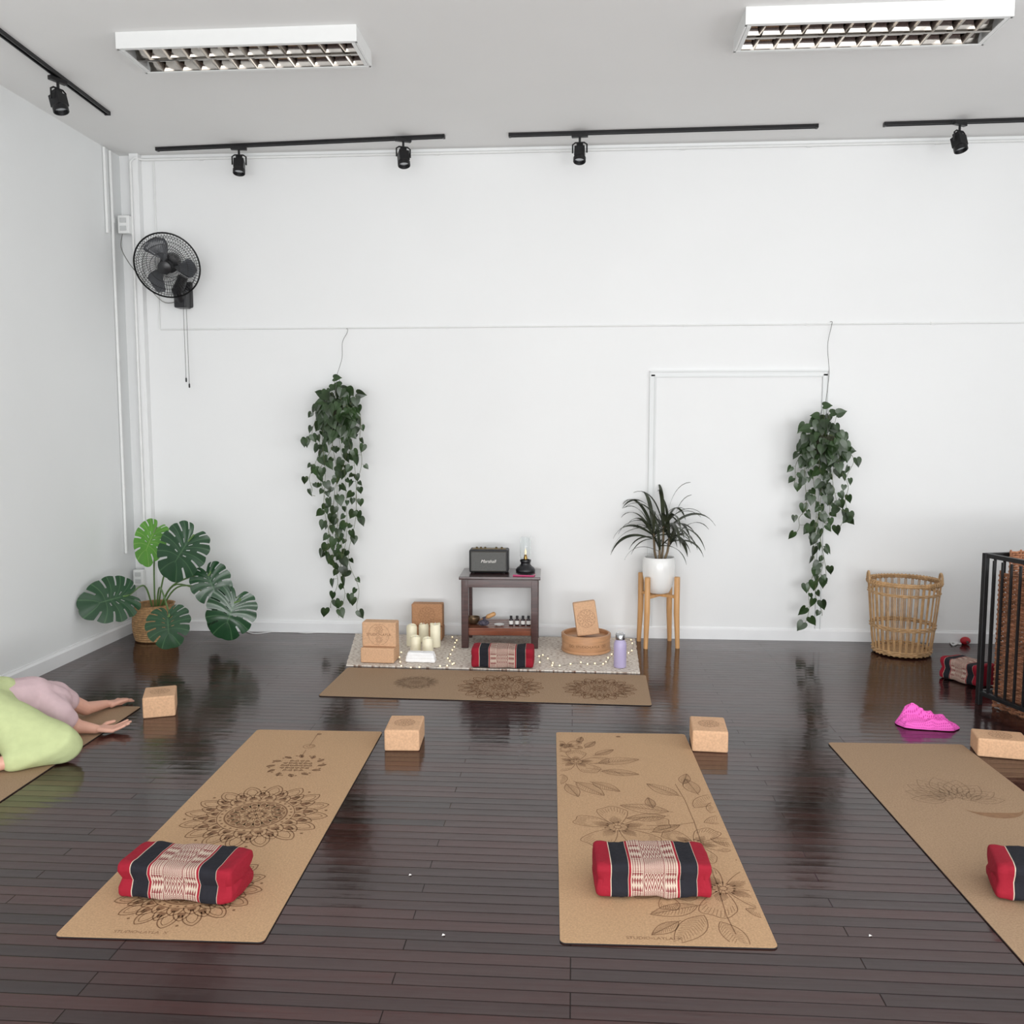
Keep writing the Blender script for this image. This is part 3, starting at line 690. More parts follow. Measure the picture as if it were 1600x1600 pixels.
# ================================================================ CUSHIONS
def cushion_mesh(L=.385,W=.185,H_=.12,seed=0):
    mb=MB(); nx=56; m=72
    def row(u):
        x=(-.5+u)*L; e=abs(2*u-1); s=(1-e**26)**.36 if e<1 else 0
        out=[]
        for j in range(m):
            a=2*PI*j/m; ca,sa=math.cos(a),math.sin(a)
            y=math.copysign(abs(ca)**.25,ca); z=math.copysign(abs(sa)**.27,sa)
            pinch=1-.15*math.exp(-(z/.13)**2)*(abs(y)>.6)
            tp=1-.10*(math.exp(-((abs(y)-.34)/.08)**2))*(abs(z)>.6)
            yy=y*W/2*pinch; zz=z*H_/2*tp*(.95+.05*s)
            nz=noise.noise(Vector((x*18+seed,yy*20,zz*20)))*.006+noise.noise(Vector((x*50+seed,yy*40,zz*40)))*.002
            yy+=nz*y; zz+=nz*z
            k=.80+.20*s if e<.999 else .80
            xx=x*(1-.035*math.exp(-(z/.15)**2)*(e>.9))
            out.append((xx,yy*k,zz*k))
        return out
    us=[0.0]+[.5-.5*math.cos(PI*i/nx) for i in range(1,nx)]+[1.0]
    rows=[row(u) for u in us]
    mb.v=[Vector(p) for r in rows for p in r]
    for i in range(len(us)-1):
        for j in range(m):
            j2=(j+1)%m; v0,v1=j/m,(j+1)/m
            mb.face((i*m+j,i*m+j2,(i+1)*m+j2,(i+1)*m+j),0,[(us[i],v0),(us[i],v1),(us[i+1],v1),(us[i+1],v0)])
    for i,sg in ((0,-1),(len(us)-1,1)):
        prev=i*m
        for q,(k,dx) in enumerate(((.9,.002),(.6,.004),(.2,.005))):
            b=len(mb.v)
            for j in range(m):
                p=mb.v[i*m+j]; mb.v.append(Vector((p.x+sg*dx,p.y*k,p.z*k)))
            for j in range(m): mb.face((prev+j,prev+(j+1)%m,b+(j+1)%m,b+j),0,[(us[i],0)]*4)
            prev=b
        mb.face([prev+j for j in range(m)],0,[(us[i],0)]*m)
    zmin=min(p.z for p in mb.v)
    for p in mb.v: p.z-=zmin
    return mb
def cushion(loc,rz,label,seed=0,L=.385,W=.18,H_=.12,z=.006):
    t=thing('block_cushion',label,'cushion',(loc[0],loc[1],z),rz,'red and black woven block cushions')
    cushion_mesh(L,W,H_,seed).build('fabric_cover',M['cushion'],t,smooth=True)
    return t
p=P(293,1393); cushion((p.x,p.y+.0),R_(-4),'red and black patterned block cushion on the left foreground mandala mat',1,L=.40)
p=P(1016,1388); cushion((p.x,p.y),R_(3),'red and black patterned block cushion on the middle floral mat',2,L=.38)
p=P(1655,1405); cushion((p.x,p.y),R_(-14),'red block cushion cut off by the right photo edge',3,L=.41)
p=P(786,1043); cushion((p.x,p.y),R_(1),'red and black patterned block cushion at the front of the woven rug',4,L=.40,W=.17,H_=.13,z=.012)
p=P(1513,1066); cushion((p.x,p.y+.02),R_(-62),'red block cushion tucked on the floor against the black railing',5,L=.27,W=.17,H_=.13,z=0)
# ================================================================ BLOCKS
def block(loc,rz,dims,label,face='top',z=0,tilt=None,m='cork',text=False,pr=.05):
    t=thing('cork_yoga_block',label,'yoga block',(loc[0],loc[1],z),rz,'cork yoga blocks')
    if tilt: t.rotation_euler=(tilt[0],tilt[1],rz)
    lx,ly,lz=dims
    MB().box((0,0,lz/2),dims).build('block_body',M[m],t,bevel=.009)
    ik=Ink()
    if face: 
        if text:
            ik.text('STUDIO\u2022LAYLA',(0,0),.024); 
            ik.petals((0,.036),9,.012,.030,.0015); ik.circle((0,.036),.01,.0015,16)
            ik.petals((0,-.034),9,.008,.024,.0013); ik.circle((0,0),.07,.0014)
        else:
            ik.circle((0,0),pr,.0014); ik.petals((0,0),12,pr*.55,pr*.95,.0014); ik.petals((0,0),8,pr*.2,pr*.5,.0014); ik.circle((0,0),pr*.16,.0014,16)
        fn=(lambda x,y:Vector((x,y,lz+.0006))) if face=='top' else (lambda x,y:Vector((x,-ly/2-.0006,lz/2+y)))
        ik.build('printed_emblem',M['ink'],t,fn)
    return t
def ctr(px,py,dims,z=0):
    p=P(px,py,z); return (p.x,p.y+dims[1]/2)
DB=(.17,.225,.105)
p=P(251,1112); block((p.x,p.y),R_(22),(.165,.21,.115),'cork yoga block beside the head end of the kneeling person\'s mat')
block(ctr(626,1174,DB),R_(3),DB,'cork yoga block at the top right corner of the left foreground mat')
block(ctr(1112,1176,DB),R_(-4),DB,'cork yoga block at the top right corner of the middle floral mat')
D2=(.225,.15,.09)
block(ctr(1573,1186,D2),R_(-11),D2,'cork yoga block next to the crumpled pink cloth near the right edge')
RZ=.012
D3=(.225,.165,.10)
b1=ctr(590,1039,D3); block(b1,R_(-2),D3,'cork yoga block lying flat at the left end of the rug, bottom of the pair',face=None,z=RZ)
D4=(.228,.10,.165)
block((b1[0]+.005,b1[1]+.0),R_(-2),D4,'cork yoga block standing on edge with lettering, topmost of the rug pair',face='front',z=RZ+.101,text=True)
D5=(.228,.13,.10); p=P(669,1000,0)
block((p.x,p.y),0,D5,'cork yoga block lying flat behind the ivory candles',face=None,z=RZ,m='corkd')
block((p.x,p.y),0,(.228,.09,.165),'darker cork yoga block standing behind the ivory candles',face='front',z=RZ+.101,m='corkd',pr=.06)
# ================================================================ RUG
q=[P(541,1041),P(1000,1053),P(988,984),P(566,982)]
yb=WY-.06
q[2].y=min(q[2].y,yb); q[3].y=min(q[3].y,yb)
t=thing('woven_rug','cream and brown woven flat rug under the small dark table','rug',((q[0]+q[1]+q[2]+q[3])/4))
iv=inv(t); mb=MB(); nx,ny=60,20
for top in (0,1):
    for j in range(ny+1):
        for i in range(nx+1):
            u,v=i/nx,j/ny; p=iv@(q[0].lerp(q[1],u)).lerp(q[3].lerp(q[2],u),v)
            e=.004*noise.noise(Vector((j*.9,0,i*.3)))*(i in (0,nx))
            mb.v.append(Vector((p.x+e*2,p.y,(.009 if top else .001)+ (0.0015*noise.noise(Vector((p.x*9,p.y*30,0))) if top else 0))))
for j in range(ny):
    for i in range(nx):
        b=(nx+1)*(ny+1); k=j*(nx+1)+i; mb.face((b+k,b+k+1,b+k+nx+2,b+k+nx+1)); mb.face((k,k+nx+1,k+nx+2,k+1))
S=(nx+1)*(ny+1)
for i in range(nx): mb.face((i,i+1,S+i+1,S+i)); k=ny*(nx+1)+i; mb.face((k,S+k,S+k+1,k+1))
for j in range(ny): k=j*(nx+1); mb.face((k,S+k,S+k+nx+1,k+nx+1)); k+=nx; mb.face((k,k+nx+1,S+k+nx+1,S+k))
mb.build('rug_weave',M['rug'],t,smooth=True)
# ================================================================ TABLE
tc_=P(783,1006)
tb=thing('side_table','small dark stained wooden side table with lower shelf on the rug','table',(tc_.x,tc_.y,RZ),R_(1.5))
TW,TD,TH_=.55,.36,.51
mb=MB().box((0,0,TH_-.011),(TW+.02,TD+.03,.022)); mb.build('tabletop',M['swood'],tb,bevel=.004)
mb=MB()
for y in (-TD/2+.01,TD/2-.01): mb.box((0,y,TH_-.05),(TW-.10,.018,.055))
for x in (-TW/2+.025,TW/2-.025): mb.box((x,0,TH_-.05),(.018,TD-.09,.055))
mb.build('apron',M['dwood'],tb,bevel=.002)
for sx in (-1,1):
    for sy in (-1,1):
        MB().box((sx*(TW/2-.03),sy*(TD/2-.025),(TH_-.022)/2),(.05,.045,TH_-.022)).build('leg',M['dwood'],tb,bevel=.004)
for x in (-TW/2+.03,TW/2-.03): MB().box((x,0,.10),(.03,TD-.09,.04)).build('side_rail',M['dwood'],tb,bevel=.002)
mb=MB()
for k in range(5): mb.box((0,-TD/2+.055+k*.0625,.13),(TW-.05,.055,.016))
mb.box((0,-TD/2+.03,.105),(TW-.10,.02,.036)).box((0,TD/2-.03,.105),(TW-.10,.02,.036))
mb.build('shelf',M['rwood'],tb,bevel=.002)
TM=Matrix.Translation(tb.location)@tb.rotation_euler.to_matrix().to_4x4()
def ont(x,y,z=TH_): return TM@Vector((x,y,z))
sp=thing('portable_speaker','black retro portable speaker with white script lettering on the table','speaker',ont(-.085,.02),R_(1))
MB().box((0,0,.088),(.28,.14,.165)).build('cabinet',M['leather'],sp,bevel=.012)
MB().box((0,-.071,.088),(.252,.006,.14)).build('grille_cloth',M['grille'],sp,bevel=.002)
mb=MB(); e=.125; hh=.069
mb.tube([(-e,-.075,.088-hh),(e,-.075,.088-hh),(e,-.075,.088+hh),(-e,-.075,.088+hh)],.0015,6,closed=True); mb.build('brass_trim',M['dbrass'],sp)
ik=Ink(); ik.text('Marshall',(0,0),.032); ik.v=[(x+.3*y,y) for x,y in ik.v]
ik.build('lettering',M['white'],sp,lambda x,y:Vector((x,-.0765,.088+y)))
MB().box((0,0,.172),(.24,.06,.004)).build('control_panel',M['dbrass'],sp,bevel=.001)
for x in (-.09,-.06,-.03,.05,.09): MB().lathe([(.008,.172),(.008,.181),(.006,.183),(.0001,.183)],(x,0,0),14).build('knob',M['dbrass'],sp,smooth=True)
for x in (-.11,.11):
    for y in (-.05,.05): MB().lathe([(.008,.0),(.01,.007),(.0001,.007)],(x,y,0),12).build('foot',M['rubber'],sp)
ln=thing('oil_lamp','small glass chimney lamp with black base on the table','lamp',ont(.175,.03))
MB().lathe([(.0001,0),(.066,0),(.070,.006),(.070,.02),(.062,.032),(.045,.045),(.034,.06),(.036,.075),(.040,.078),(.040,.09),(.0001,.09)],(0,0,0),32).build('lamp_base',M['blackp'],ln,smooth=True)
MB().lathe([(.012,.09),(.014,.10),(.010,.12),(.012,.125),(.0001,.126)],(0,0,0),16).build('burner',M['gold'],ln,smooth=True)
MB().lathe([(.004,.126),(.009,.14),(.007,.155),(.0002,.175)],(0,0,0),12).build('flame_bulb',M['flame'],ln,smooth=True)
MB().lathe([(.036,.09),(.040,.12),(.040,.22),(.034,.245),(.034,.255),(.031,.255),(.031,.246),(.037,.22),(.037,.12),(.033,.09)],(0,0,0),32).build('glass_chimney',M['glass'],ln,smooth=True)
ph=thing('smartphone','pink cased phone lying on the front edge of the table','phone',ont(.17,-.13),R_(-6))
MB().box((0,0,.005),(.15,.075,.01)).build('phone_case',M['pinkp'],ph,bevel=.003); MB().box((0,0,.0105),(.14,.066,.001)).build('screen',M['amber'],ph)
SZ=.1385
bw=thing('singing_bowl','small bronze bowl on the lower shelf of the table','bowl',ont(-.20,-.02,SZ))
MB().lathe([(.0001,0),(.025,0),(.042,.015),(.048,.04),(.047,.052),(.044,.052),(.044,.04),(.038,.018),(.0001,.006)],(0,0,0),28).build('bowl_body',M['bronze'],bw,smooth=True)
pc=thing('cloth_pouch','small patterned cloth pouch on the lower shelf beside the bronze bowl','pouch',ont(-.12,-.08,SZ))
mb=MB(); mb.ell((0,0,.022),(.04,.03,.022),seg=20); mb.tube([(0,0,.035),(.006,0,.05),(.002,0,.062)],[.016,.008,.016],10); mb.build('pouch_body',M['pouch'],pc,smooth=True)
ml_=thing('wooden_mallet','short wooden mallet leaning over the pouch on the shelf','mallet',ont(-.10,-.005,SZ+.0))
MB().capsule((-.07,.0,.012),(.0,.01,.045),.008,.009,12).build('handle',M['bent'],ml_,smooth=True)
MB().capsule((.005,.01,.048),(.045,.015,.066),.016,.016,14).build('mallet_head',M['lwood'],ml_,smooth=True)
dsh=thing('small_dish','small white dish on the lower shelf between pouch and bottles','dish',ont(-.01,-.07,SZ))
MB().lathe([(.0001,0),(.022,0),(.036,.010),(.034,.012),(.02,.004),(.0001,.003)],(0,0,0),24).build('dish_body',M['ceramic'],dsh,smooth=True)
for i,(x,lab) in enumerate(((.075,'small dark dropper bottle on the shelf, first beside the dish'),(.118,'small dark dropper bottle on the shelf, second from the dish'),(.16,'small dark dropper bottle on the shelf, third from the dish'),(.20,'small dark dropper bottle on the shelf, nearest the right table leg'))):
    bt=thing('essential_oil_bottle',lab,'bottle',ont(x,-.06,SZ),0,'small dark bottles on the table shelf')
    MB().lathe([(.0001,0),(.014,0),(.015,.003),(.015,.042),(.007,.052),(.007,.056),(.0001,.056)],(0,0,0),18).build('glass_body',M['amber'],bt,smooth=True)
    MB().lathe([(.0155,.010),(.0155,.036),(.0152,.036),(.0152,.010)],(0,0,0),18).build('paper_label',M['paper'],bt,smooth=True)
    MB().lathe([(.0095,.053),(.0095,.07),(.0001,.071)],(0,0,0),16).build('cap',M['blackp'],bt,smooth=True)
# ================================================================ CANDLES
def candle(px,py,h,label):
    p=P(px,py,RZ); p.y+=.038; r=.037
    t=thing('pillar_candle',label,'candle',(p.x,p.y,RZ),random.random()*3,'ivory pillar candles on the rug')
    mb=MB(); seg=36; prof=[(.001,0),(r,0),(r,.01),(r,h-.006),(r-.003,h),(r-.006,h-.004),(r-.009,h-.022),(.001,h-.026)]
    mb.lathe(prof,(0,0,0),seg)
    for i,v in enumerate(mb.v):
        if v.z>h-.01:
            a=math.atan2(v.y,v.x); v.z+=.005*math.sin(a*2+px)
    mb.build('wax_body',M['candle'],t,smooth=True)
    MB().lathe([(.0015,h-.026),(.0045,h-.015),(.004,h-.004),(.0003,h+.012)],(0,0,0),10).build('flame_tip',M['paper'],t,smooth=True)
candle(642,1010,.145,'tall ivory pillar candle at the back left of the candle cluster')
candle(661,1003,.125,'ivory pillar candle at the back centre of the candle cluster')
candle(679,1012,.165,'tallest ivory pillar candle at the right of the candle cluster')
candle(648,1020,.105,'short ivory pillar candle at the front left of the candle cluster')
candle(667,1023,.105,'short ivory pillar candle at the front right of the candle cluster')
# ================================================================ REMESH helper
def remesh(mb,name,m,parent,voxel,smooth=4,disp=None):
    me=bpy.data.meshes.new(name); me.from_pydata([tuple(p) for p in mb.v],[],mb.f)
    bm=bmesh.new(); bm.from_mesh(me); bmesh.ops.remove_doubles(bm,verts=bm.verts,dist=2e-4); bmesh.ops.recalc_face_normals(bm,faces=bm.faces); bm.to_mesh(me); bm.free()
    ob=bpy.data.objects.new('tmp',me); COL.objects.link(ob)
    r=ob.modifiers.new('r','REMESH'); r.mode='VOXEL'; r.voxel_size=voxel
    if smooth:
        s=ob.modifiers.new('s','SMOOTH'); s.iterations=smooth; s.factor=.5
    dg=bpy.context.evaluated_depsgraph_get(); dg.update()
    nm=bpy.data.meshes.new_from_object(ob.evaluated_get(dg)); bpy.data.objects.remove(ob)
    if disp:
        ns=[v.normal.copy() for v in nm.vertices]
        for v,nn in zip(nm.vertices,ns): v.co=v.co+disp(v.co,nn)
    nm.materials.clear(); nm.materials.append(m)
    for p in nm.polygons: p.use_smooth=True
    nm.name=name; o=bpy.data.objects.new(name,nm); COL.objects.link(o); o.parent=parent
    return o
p=P(656,1036,RZ); tw=thing('rolled_towel','white folded hand towel in front of the candles','towel',(p.x,p.y+.03,RZ-.002),R_(-2))
mb=MB()
for z,w_ in ((.014,.098),(.036,.094),(.056,.086)):
    mb.capsule((-w_+.01,-.012,z),(w_-.01,-.012,z),.014,.014,12); mb.capsule((-w_+.01,.028,z),(w_-.01,.028,z),.014,.014,12); mb.box((0,.008,z),(2*w_,.045,.024))
remesh(mb,'towel_folds',M['towel'],tw,.004,3,lambda c,n:n*(.0025*noise.noise(c*30)))
# ================================================================ ROUND BOX WITH BLOCK
p=P(916,1024,RZ); rb=thing('round_wooden_box','round bentwood box with an upright cork block on top','wooden box',(p.x,p.y+.165,RZ),R_(4))
RR=.168; FB=.095
MB().lathe([(.0001,0),(RR-.004,0),(RR,.004),(RR,.118),(RR-.002,.122),(RR-.011,.122),(RR-.013,.118),(RR-.013,FB),(.0001,FB)],(0,0,0),56).build('box_wall',M['bent'],rb,smooth=True)
MB().lathe([(RR+.0045,.09),(RR+.0045,.118),(RR+.0005,.119),(RR+.0005,.089)],(0,0,0),56).build('rim_hoop',M['bent'],rb,smooth=True)
MB().lathe([(RR+.0035,.0),(RR+.0035,.018),(RR+.0005,.019),(RR+.0005,.0)],(0,0,0),56).build('base_hoop',M['bent'],rb,smooth=True)
mb=Ink(); mb.text('STUDIO\u2022LAYLA',(0,0),.024)
for x in (-.13,-.11,.11,.13): mb.petals((x,0),5,.003,.012,.0014)
mb.build('carved_marks',M['ink'],rb,lambda x,y:Vector(((RR+.001)*math.sin(x/RR),-(RR+.001)*math.cos(x/RR),.055+y)))
block((p.x+.015,p.y+.15),R_(4),(.155,.075,.235),'cork yoga block tilted upright on the round wooden box',face='front',z=RZ+FB+.014,tilt=(R_(-5),R_(-8),0),pr=.062)
p=P(969,1044,RZ); wb=thing('water_bottle','lavender metal water bottle with silver lid at the right end of the rug','bottle',(p.x,p.y+.035,RZ))
MB().lathe([(.0001,0),(.038,0),(.041,.004),(.041,.150),(.037,.167),(.029,.177),(.029,.181),(.0001,.181)],(0,0,0),32).build('bottle_body',M['lav'],wb,smooth=True)
MB().lathe([(.030,.181),(.0305,.185),(.0305,.21),(.028,.214),(.0001,.214)],(0,0,0),28).build('lid',M['steel'],wb,smooth=True)
MB().tube([(.0285*math.cos(a),0,.21+.02*math.sin(a)) for a in [PI*i/10 for i in range(11)]],.003,8).build('carry_loop',M['steel'],wb,smooth=True)
# ================================================================ FAIRY LIGHTS
def string(name,pix,label,n):
    pts=smooth_pts([P(x,y,RZ+.002) for x,y in pix],8)
    t=thing(name,label,'string lights',pts[0]); b=pts[0]
    MB().tube([p-b for p in pts],.0012,4).build('wire',M['wire'],t)
    proto=None
    for i in range(n):
        p=pts[int((i+.5)/n*(len(pts)-1))]-b+Vector((random.uniform(-.012,.012),random.uniform(-.012,.012),.003))
        if proto is None:
            proto=MB().ell((0,0,0),(.005,.005,.005),seg=10).build('bulb',M['bulb'],t,smooth=True); proto.location=p
        else:
            q=proto.copy(); COL.objects.link(q); q.parent=t; q.location=p
string('string_lights',[(627,1018),(624,1034),(640,1044),(690,1041),(712,1037),(700,1029),(706,1016),(712,1004),(704,994)],'warm fairy lights trailing around the candles and towel',18)
string('string_lights',[(845,1038),(846,1024),(860,1033),(868,1042),(900,1036),(925,1038),(945,1036),(955,1026),(966,1015),(985,1020),(988,1002),(968,997),(965,987)],'warm fairy lights trailing around the round wooden box',24)
# ================================================================ MONSTERA
RTAB=[(0,1.0),(20,.90),(40,.76),(60,.66),(90,.56),(120,.50),(145,.44),(160,.36),(172,.20)]
def rr(d):
    for (a,x),(b,y) in zip(RTAB,RTAB[1:]):
        if d<=b: return x+(y-x)*(d-a)/(b-a)
    return RTAB[-1][1]
def mleaf(parent,J,Tp,nrm,wid,m,holes=True):
    J=Vector(J);Tp=Vector(Tp); ex=(Tp-J); L=ex.length; ex.normalize(); nz=Vector(nrm); nz=(nz-ex*nz.dot(ex)).normalized(); ey=nz.cross(ex)
    mb=MB(); NP=84; NT=7; nl=6
    for sd in (-1,1):
        base=len(mb.v)
        for i in range(NP+1):
            d=172*i/NP; ph=R_(d); r=rr(d); fr=(i/NP)*nl
            s0=.55*(1-i/NP)**1.3
            lob=1-.07*(abs((fr%1)-.5)*2)**2
            E=(r*math.cos(ph)*lob,sd*r*math.sin(ph)*lob*wid); S=(s0,0)
            for k in range(NT+1):
                t=k/NT; x=S[0]+(E[0]-S[0])*t; y=S[1]+(E[1]-S[1])*t
                x+= .05*math.sin(t*PI)*-1
                z=.10*abs(y)**1.2 - .16*max(0,x)**2 -.05*t*t + .012*math.cos(fr*2*PI)*t
                mb.v.append(J+(ex*x+ey*y+nz*z)*L)
        for i in range(NP):
            fr=((i+.5)/NP)*nl; f=fr%1; gapw=.10
            for k in range(NT):
                gap=(f<gapw or f>1-gapw) and .6<fr<nl-.3
                if gap and k>=4: continue
                if holes and gap and k==1 and 1.2<fr<4.5: continue
                a=base+i*(NT+1)+k; u0=i/NP*nl; u1=(i+1)/NP*nl
                u0f=u0-int(u0+1e-6); u1f=u0f+(u1-u0)
                mb.face((a,a+1,a+NT+2,a+NT+1),0,[(u0f,k/NT),(u0f,(k+1)/NT),(u1f,(k+1)/NT),(u1f,k/NT)])
    return mb.build('leaf',m,parent,smooth=True,normals=False)
mpc=PY(243,990,WY-.30); mpc.z=0
mo=thing('potted_monstera','monstera plant with large split leaves in a tan wicker basket in the corner','potted plant',mpc)
iv=inv(mo)
mb=MB(); prof=[(.0001,0),(.12,0)]
HBk=.27
for i in range(33):
    z=.004+(HBk-.01)*i/32; r=.122+.034*math.sin(PI*(.15+.75*i/32)); prof.append((r+(.004 if i%2 else 0),z))
prof+=[(.146,HBk),(.136,HBk),(.133,HBk-.05),(.12,.02),(.0001,.02)]
mb.lathe(prof,(0,0,0),40); mb.build('wicker_basket',M['wick'],mo,smooth=True)
MB().lathe([(.0001,HBk-.06),(.128,HBk-.06),(.128,HBk-.045),(.06,HBk-.038),(.0001,HBk-.04)],(0,0,0),30).build('soil',M['soil'],mo,smooth=True)
LV=[((240,833),(214,884),WY-.45,WY-.5,(-.35,-1,.25),1.05,'monl'),((294,846),(252,908),WY-.62,WY-.66,(.1,-1,.25),.92,'mon'),
    ((192,932),(120,950),5.82,5.60,(-.25,-1,.15),.95,'mon'),((325,900),(346,950),WY-.55,WY-.6,(.2,-1,.15),1.0,'mon'),
    ((366,942),(344,1003),WY-.60,WY-.66,(.3,-1,.15),1.05,'mon'),((262,964),(264,1014),WY-.85,WY-.95,(0,-1,.6),1.2,'mon'),((345,945),(325,990),WY-.42,WY-.45,(-.3,-1,.2),.8,'mon')]
for J,Tp,yy,yt,nr,wd,mm in LV:
    j=iv@PY(*J,yy); tpp=PY(*Tp,yt); tpp.z=max(tpp.z,.02); tpp=iv@tpp
    mleaf(mo,j,tpp,nr,wd,M[mm])
    mid=Vector((j.x*.35,j.y*.3,max(.36,j.z*.62)+.06))
    MB().tube(smooth_pts([(j.x*.08,j.y*.05,.22),mid,j+(j-tpp)*.12+Vector((0,.02,.0)),j],8),.006,7).build('petiole',M['petiole'],mo,smooth=True)
# ================================================================ HANGING PLANTS
def heart(mb,base,dirv,nrm,s):
    ex=dirv.normalized(); nz=(nrm-ex*nrm.dot(ex)); 
    if nz.length<1e-4: return
    nz.normalize(); ey=nz.cross(ex)
    pts=[(0,0),(-.14,.14),(-.15,.32),(-.02,.47),(.22,.50),(.46,.42),(.68,.27),(.88,.10)]
    b=len(mb.v)
    def put(x,y): mb.v.append(base+(ex*x+ey*y+nz*(.16*abs(y)-.16*x*x))*s)
    for x in (0,.22,.46,.68,1.05): put(x,0)
    for sd in (1,-1):
        k=len(mb.v)
        for x,y in pts[1:8]: put(x,y*sd)
        mb.face((b,k,k+1,k+2)); mb.face((b,k+2,k+3,b+1)); mb.face((b+1,k+3,k+4,b+2)); mb.face((b+2,k+4,k+5,b+3)); mb.face((b+3,k+5,k+6,b+4))
def hanging(pot,hook,strands,label,seed,nc=75):
    random.seed(seed)
    yy=WY-.19
    hk=PY(*hook,WY-.012); pc=PY(*pot,yy)
    t=thing('hanging_plant',label,'hanging plant',(pc.x,pc.y,pc.z),0,'trailing plants hung on the back wall'); iv=inv(t)
    MB().lathe([(.0001,-.085),(.05,-.085),(.078,-.05),(.09,0),(.095,.05),(.098,.055),(.09,.06),(.085,.045),(.0001,.035)],(0,0,0),28).build('basket_pot',M['coir'],t,smooth=True)
    mb=MB(); top=Vector((0,0,.30))
    for k in range(3):
        a=2*PI*k/3+.5; mb.tube([Vector((.095*math.cos(a),.095*math.sin(a),.055)),top],.0015,4)
    h=iv@hk; mb.tube(smooth_pts([top,top.lerp(h,.35)+Vector((.012,0,0)),top.lerp(h,.7)+Vector((-.008,0,0)),h+Vector((.008,-.01,-.03)),h+Vector((.012,-.008,.0)),h],5),.0018,5)
    mb.build('hanger_wire',M['wire'],t)
    lv=MB(); vn=MB()
    for i in range(nc+45):
        if i<nc:
            a=random.uniform(0,2*PI); el=random.uniform(-.9,1.15); rad=random.uniform(.07,.155)
            p=Vector((math.cos(a)*math.cos(el)*rad*1.1,math.sin(a)*math.cos(el)*rad*.85,.04+math.sin(el)*rad*1.45))
        else:   # leaves spilling over the front and sides of the pot
            a=random.uniform(-PI,0.0); p=Vector((math.cos(a)*random.uniform(.10,.135),math.sin(a)*random.uniform(.10,.13),random.uniform(-.13,.09)))
        if p.y>.15: p.y=.15
        d=Vector((p.x*3+random.uniform(-.5,.5),p.y*2,-.5+random.uniform(-.6,.7)))
        n=Vector((p.x*3+random.uniform(-.7,.7),-1.0+random.uniform(-.2,.6),.3+random.uniform(-.6,.6)))
        if i>=nc: d=Vector((random.uniform(-.7,.7),-.3,-1)); n=Vector((p.x*3+random.uniform(-.7,.7),-1,random.uniform(0,.7)))
        heart(lv,p,d,n,random.uniform(.045,.082))
        if i%2==0: vn.tube([Vector((0,0,.04)),Vector((p.x*.6,p.y*.6,.07)),p],.0015,3,cap=False)
    for z,x in ((.27,-.02),(.22,.03),(.2,-.05)):
        vn.tube([Vector((0,0,.05)),Vector((x*.5,-.01,z*.6)),Vector((x,-.02,z))],.0015,3,cap=False); heart(lv,Vector((x,-.02,z)),Vector((random.choice((-1,1)),-.2,.1)),Vector((0,-1,.5)),.06)
    for st in strands:
        dp=[random.uniform(-.06,.05) for _ in st]
        pts=[iv@PY(x+random.uniform(-4,4),y,yy+q) for (x,y),q in zip(st,dp)]
        pts=[Vector((0,0,.03)),Vector((pts[0].x*.8,pts[0].y,.06))]+pts
        sm=smooth_pts(pts,14); 
        for i,p in enumerate(sm): p.x+=.010*math.sin(i*.33+seed+len(st))
        vn.tube(sm,.0016,4)
        acc=0; last=sm[0]; sd=1
        nxt=.03; run=0
        for p in sm[8:]:
            acc+=(p-last).length; run+=(p-last).length; last=p
            if acc>nxt:
                acc=0; sd=-sd if random.random()<.75 else sd; nxt=random.uniform(.025,.05)+.045*min(1,run)*random.random()
                off=Vector((sd*random.uniform(.006,.038),random.uniform(-.025,.01),random.uniform(-.008,.012)))
                vn.tube([p,p+off],.0011,3,cap=False)
                d=Vector((sd*random.uniform(-.25,1.0),random.uniform(-.3,.1),-1))
                n=Vector((random.uniform(-1.1,1.1),-1,random.uniform(-.1,.7)))
                heart(lv,p+off,d,n,random.uniform(.036,.074))
    lv.build('foliage',M['leafp'],t,smooth=True,normals=False); vn.build('vines',M['vine'],t)
hanging((528,650),(541,514),[
 [(492,668),(484,685),(482,690)],[(500,690),(490,740),(487,768),(492,775)],[(505,700),(508,780),(512,850),(505,862)],
 [(525,710),(528,780),(522,860),(522,910),(517,950)],[(535,710),(545,800),(537,880),(540,930),(532,965)],
 [(548,700),(556,780),(548,860),(555,920),(556,955)],[(562,690),(565,740),(558,800)],
 [(515,690),(503,740),(512,800),(528,850),(535,900)],[(540,690),(530,750),(520,800),(515,880)]],
 'trailing heart leaf plant hanging on the wall above the rug\'s left end',5)
hanging((1288,695),(1297,503),[
 [(1250,705),(1240,740),(1244,758)],[(1262,720),(1255,790),(1248,815),(1244,835)],[(1272,730),(1277,820),(1268,880),(1262,930),(1262,975)],
 [(1285,730),(1275,800),(1282,870),(1275,930),(1288,962)],[(1300,730),(1308,780),(1318,800),(1335,808)],[(1315,720),(1325,760),(1325,790),(1312,822)],
 [(1290,730),(1298,800),(1285,850),(1293,912)],[(1318,690),(1328,715),(1322,745)],[(1280,720),(1292,770),(1278,830),(1270,860)]],
 'trailing heart leaf plant hanging beside the painted door',9)
random.seed(21)
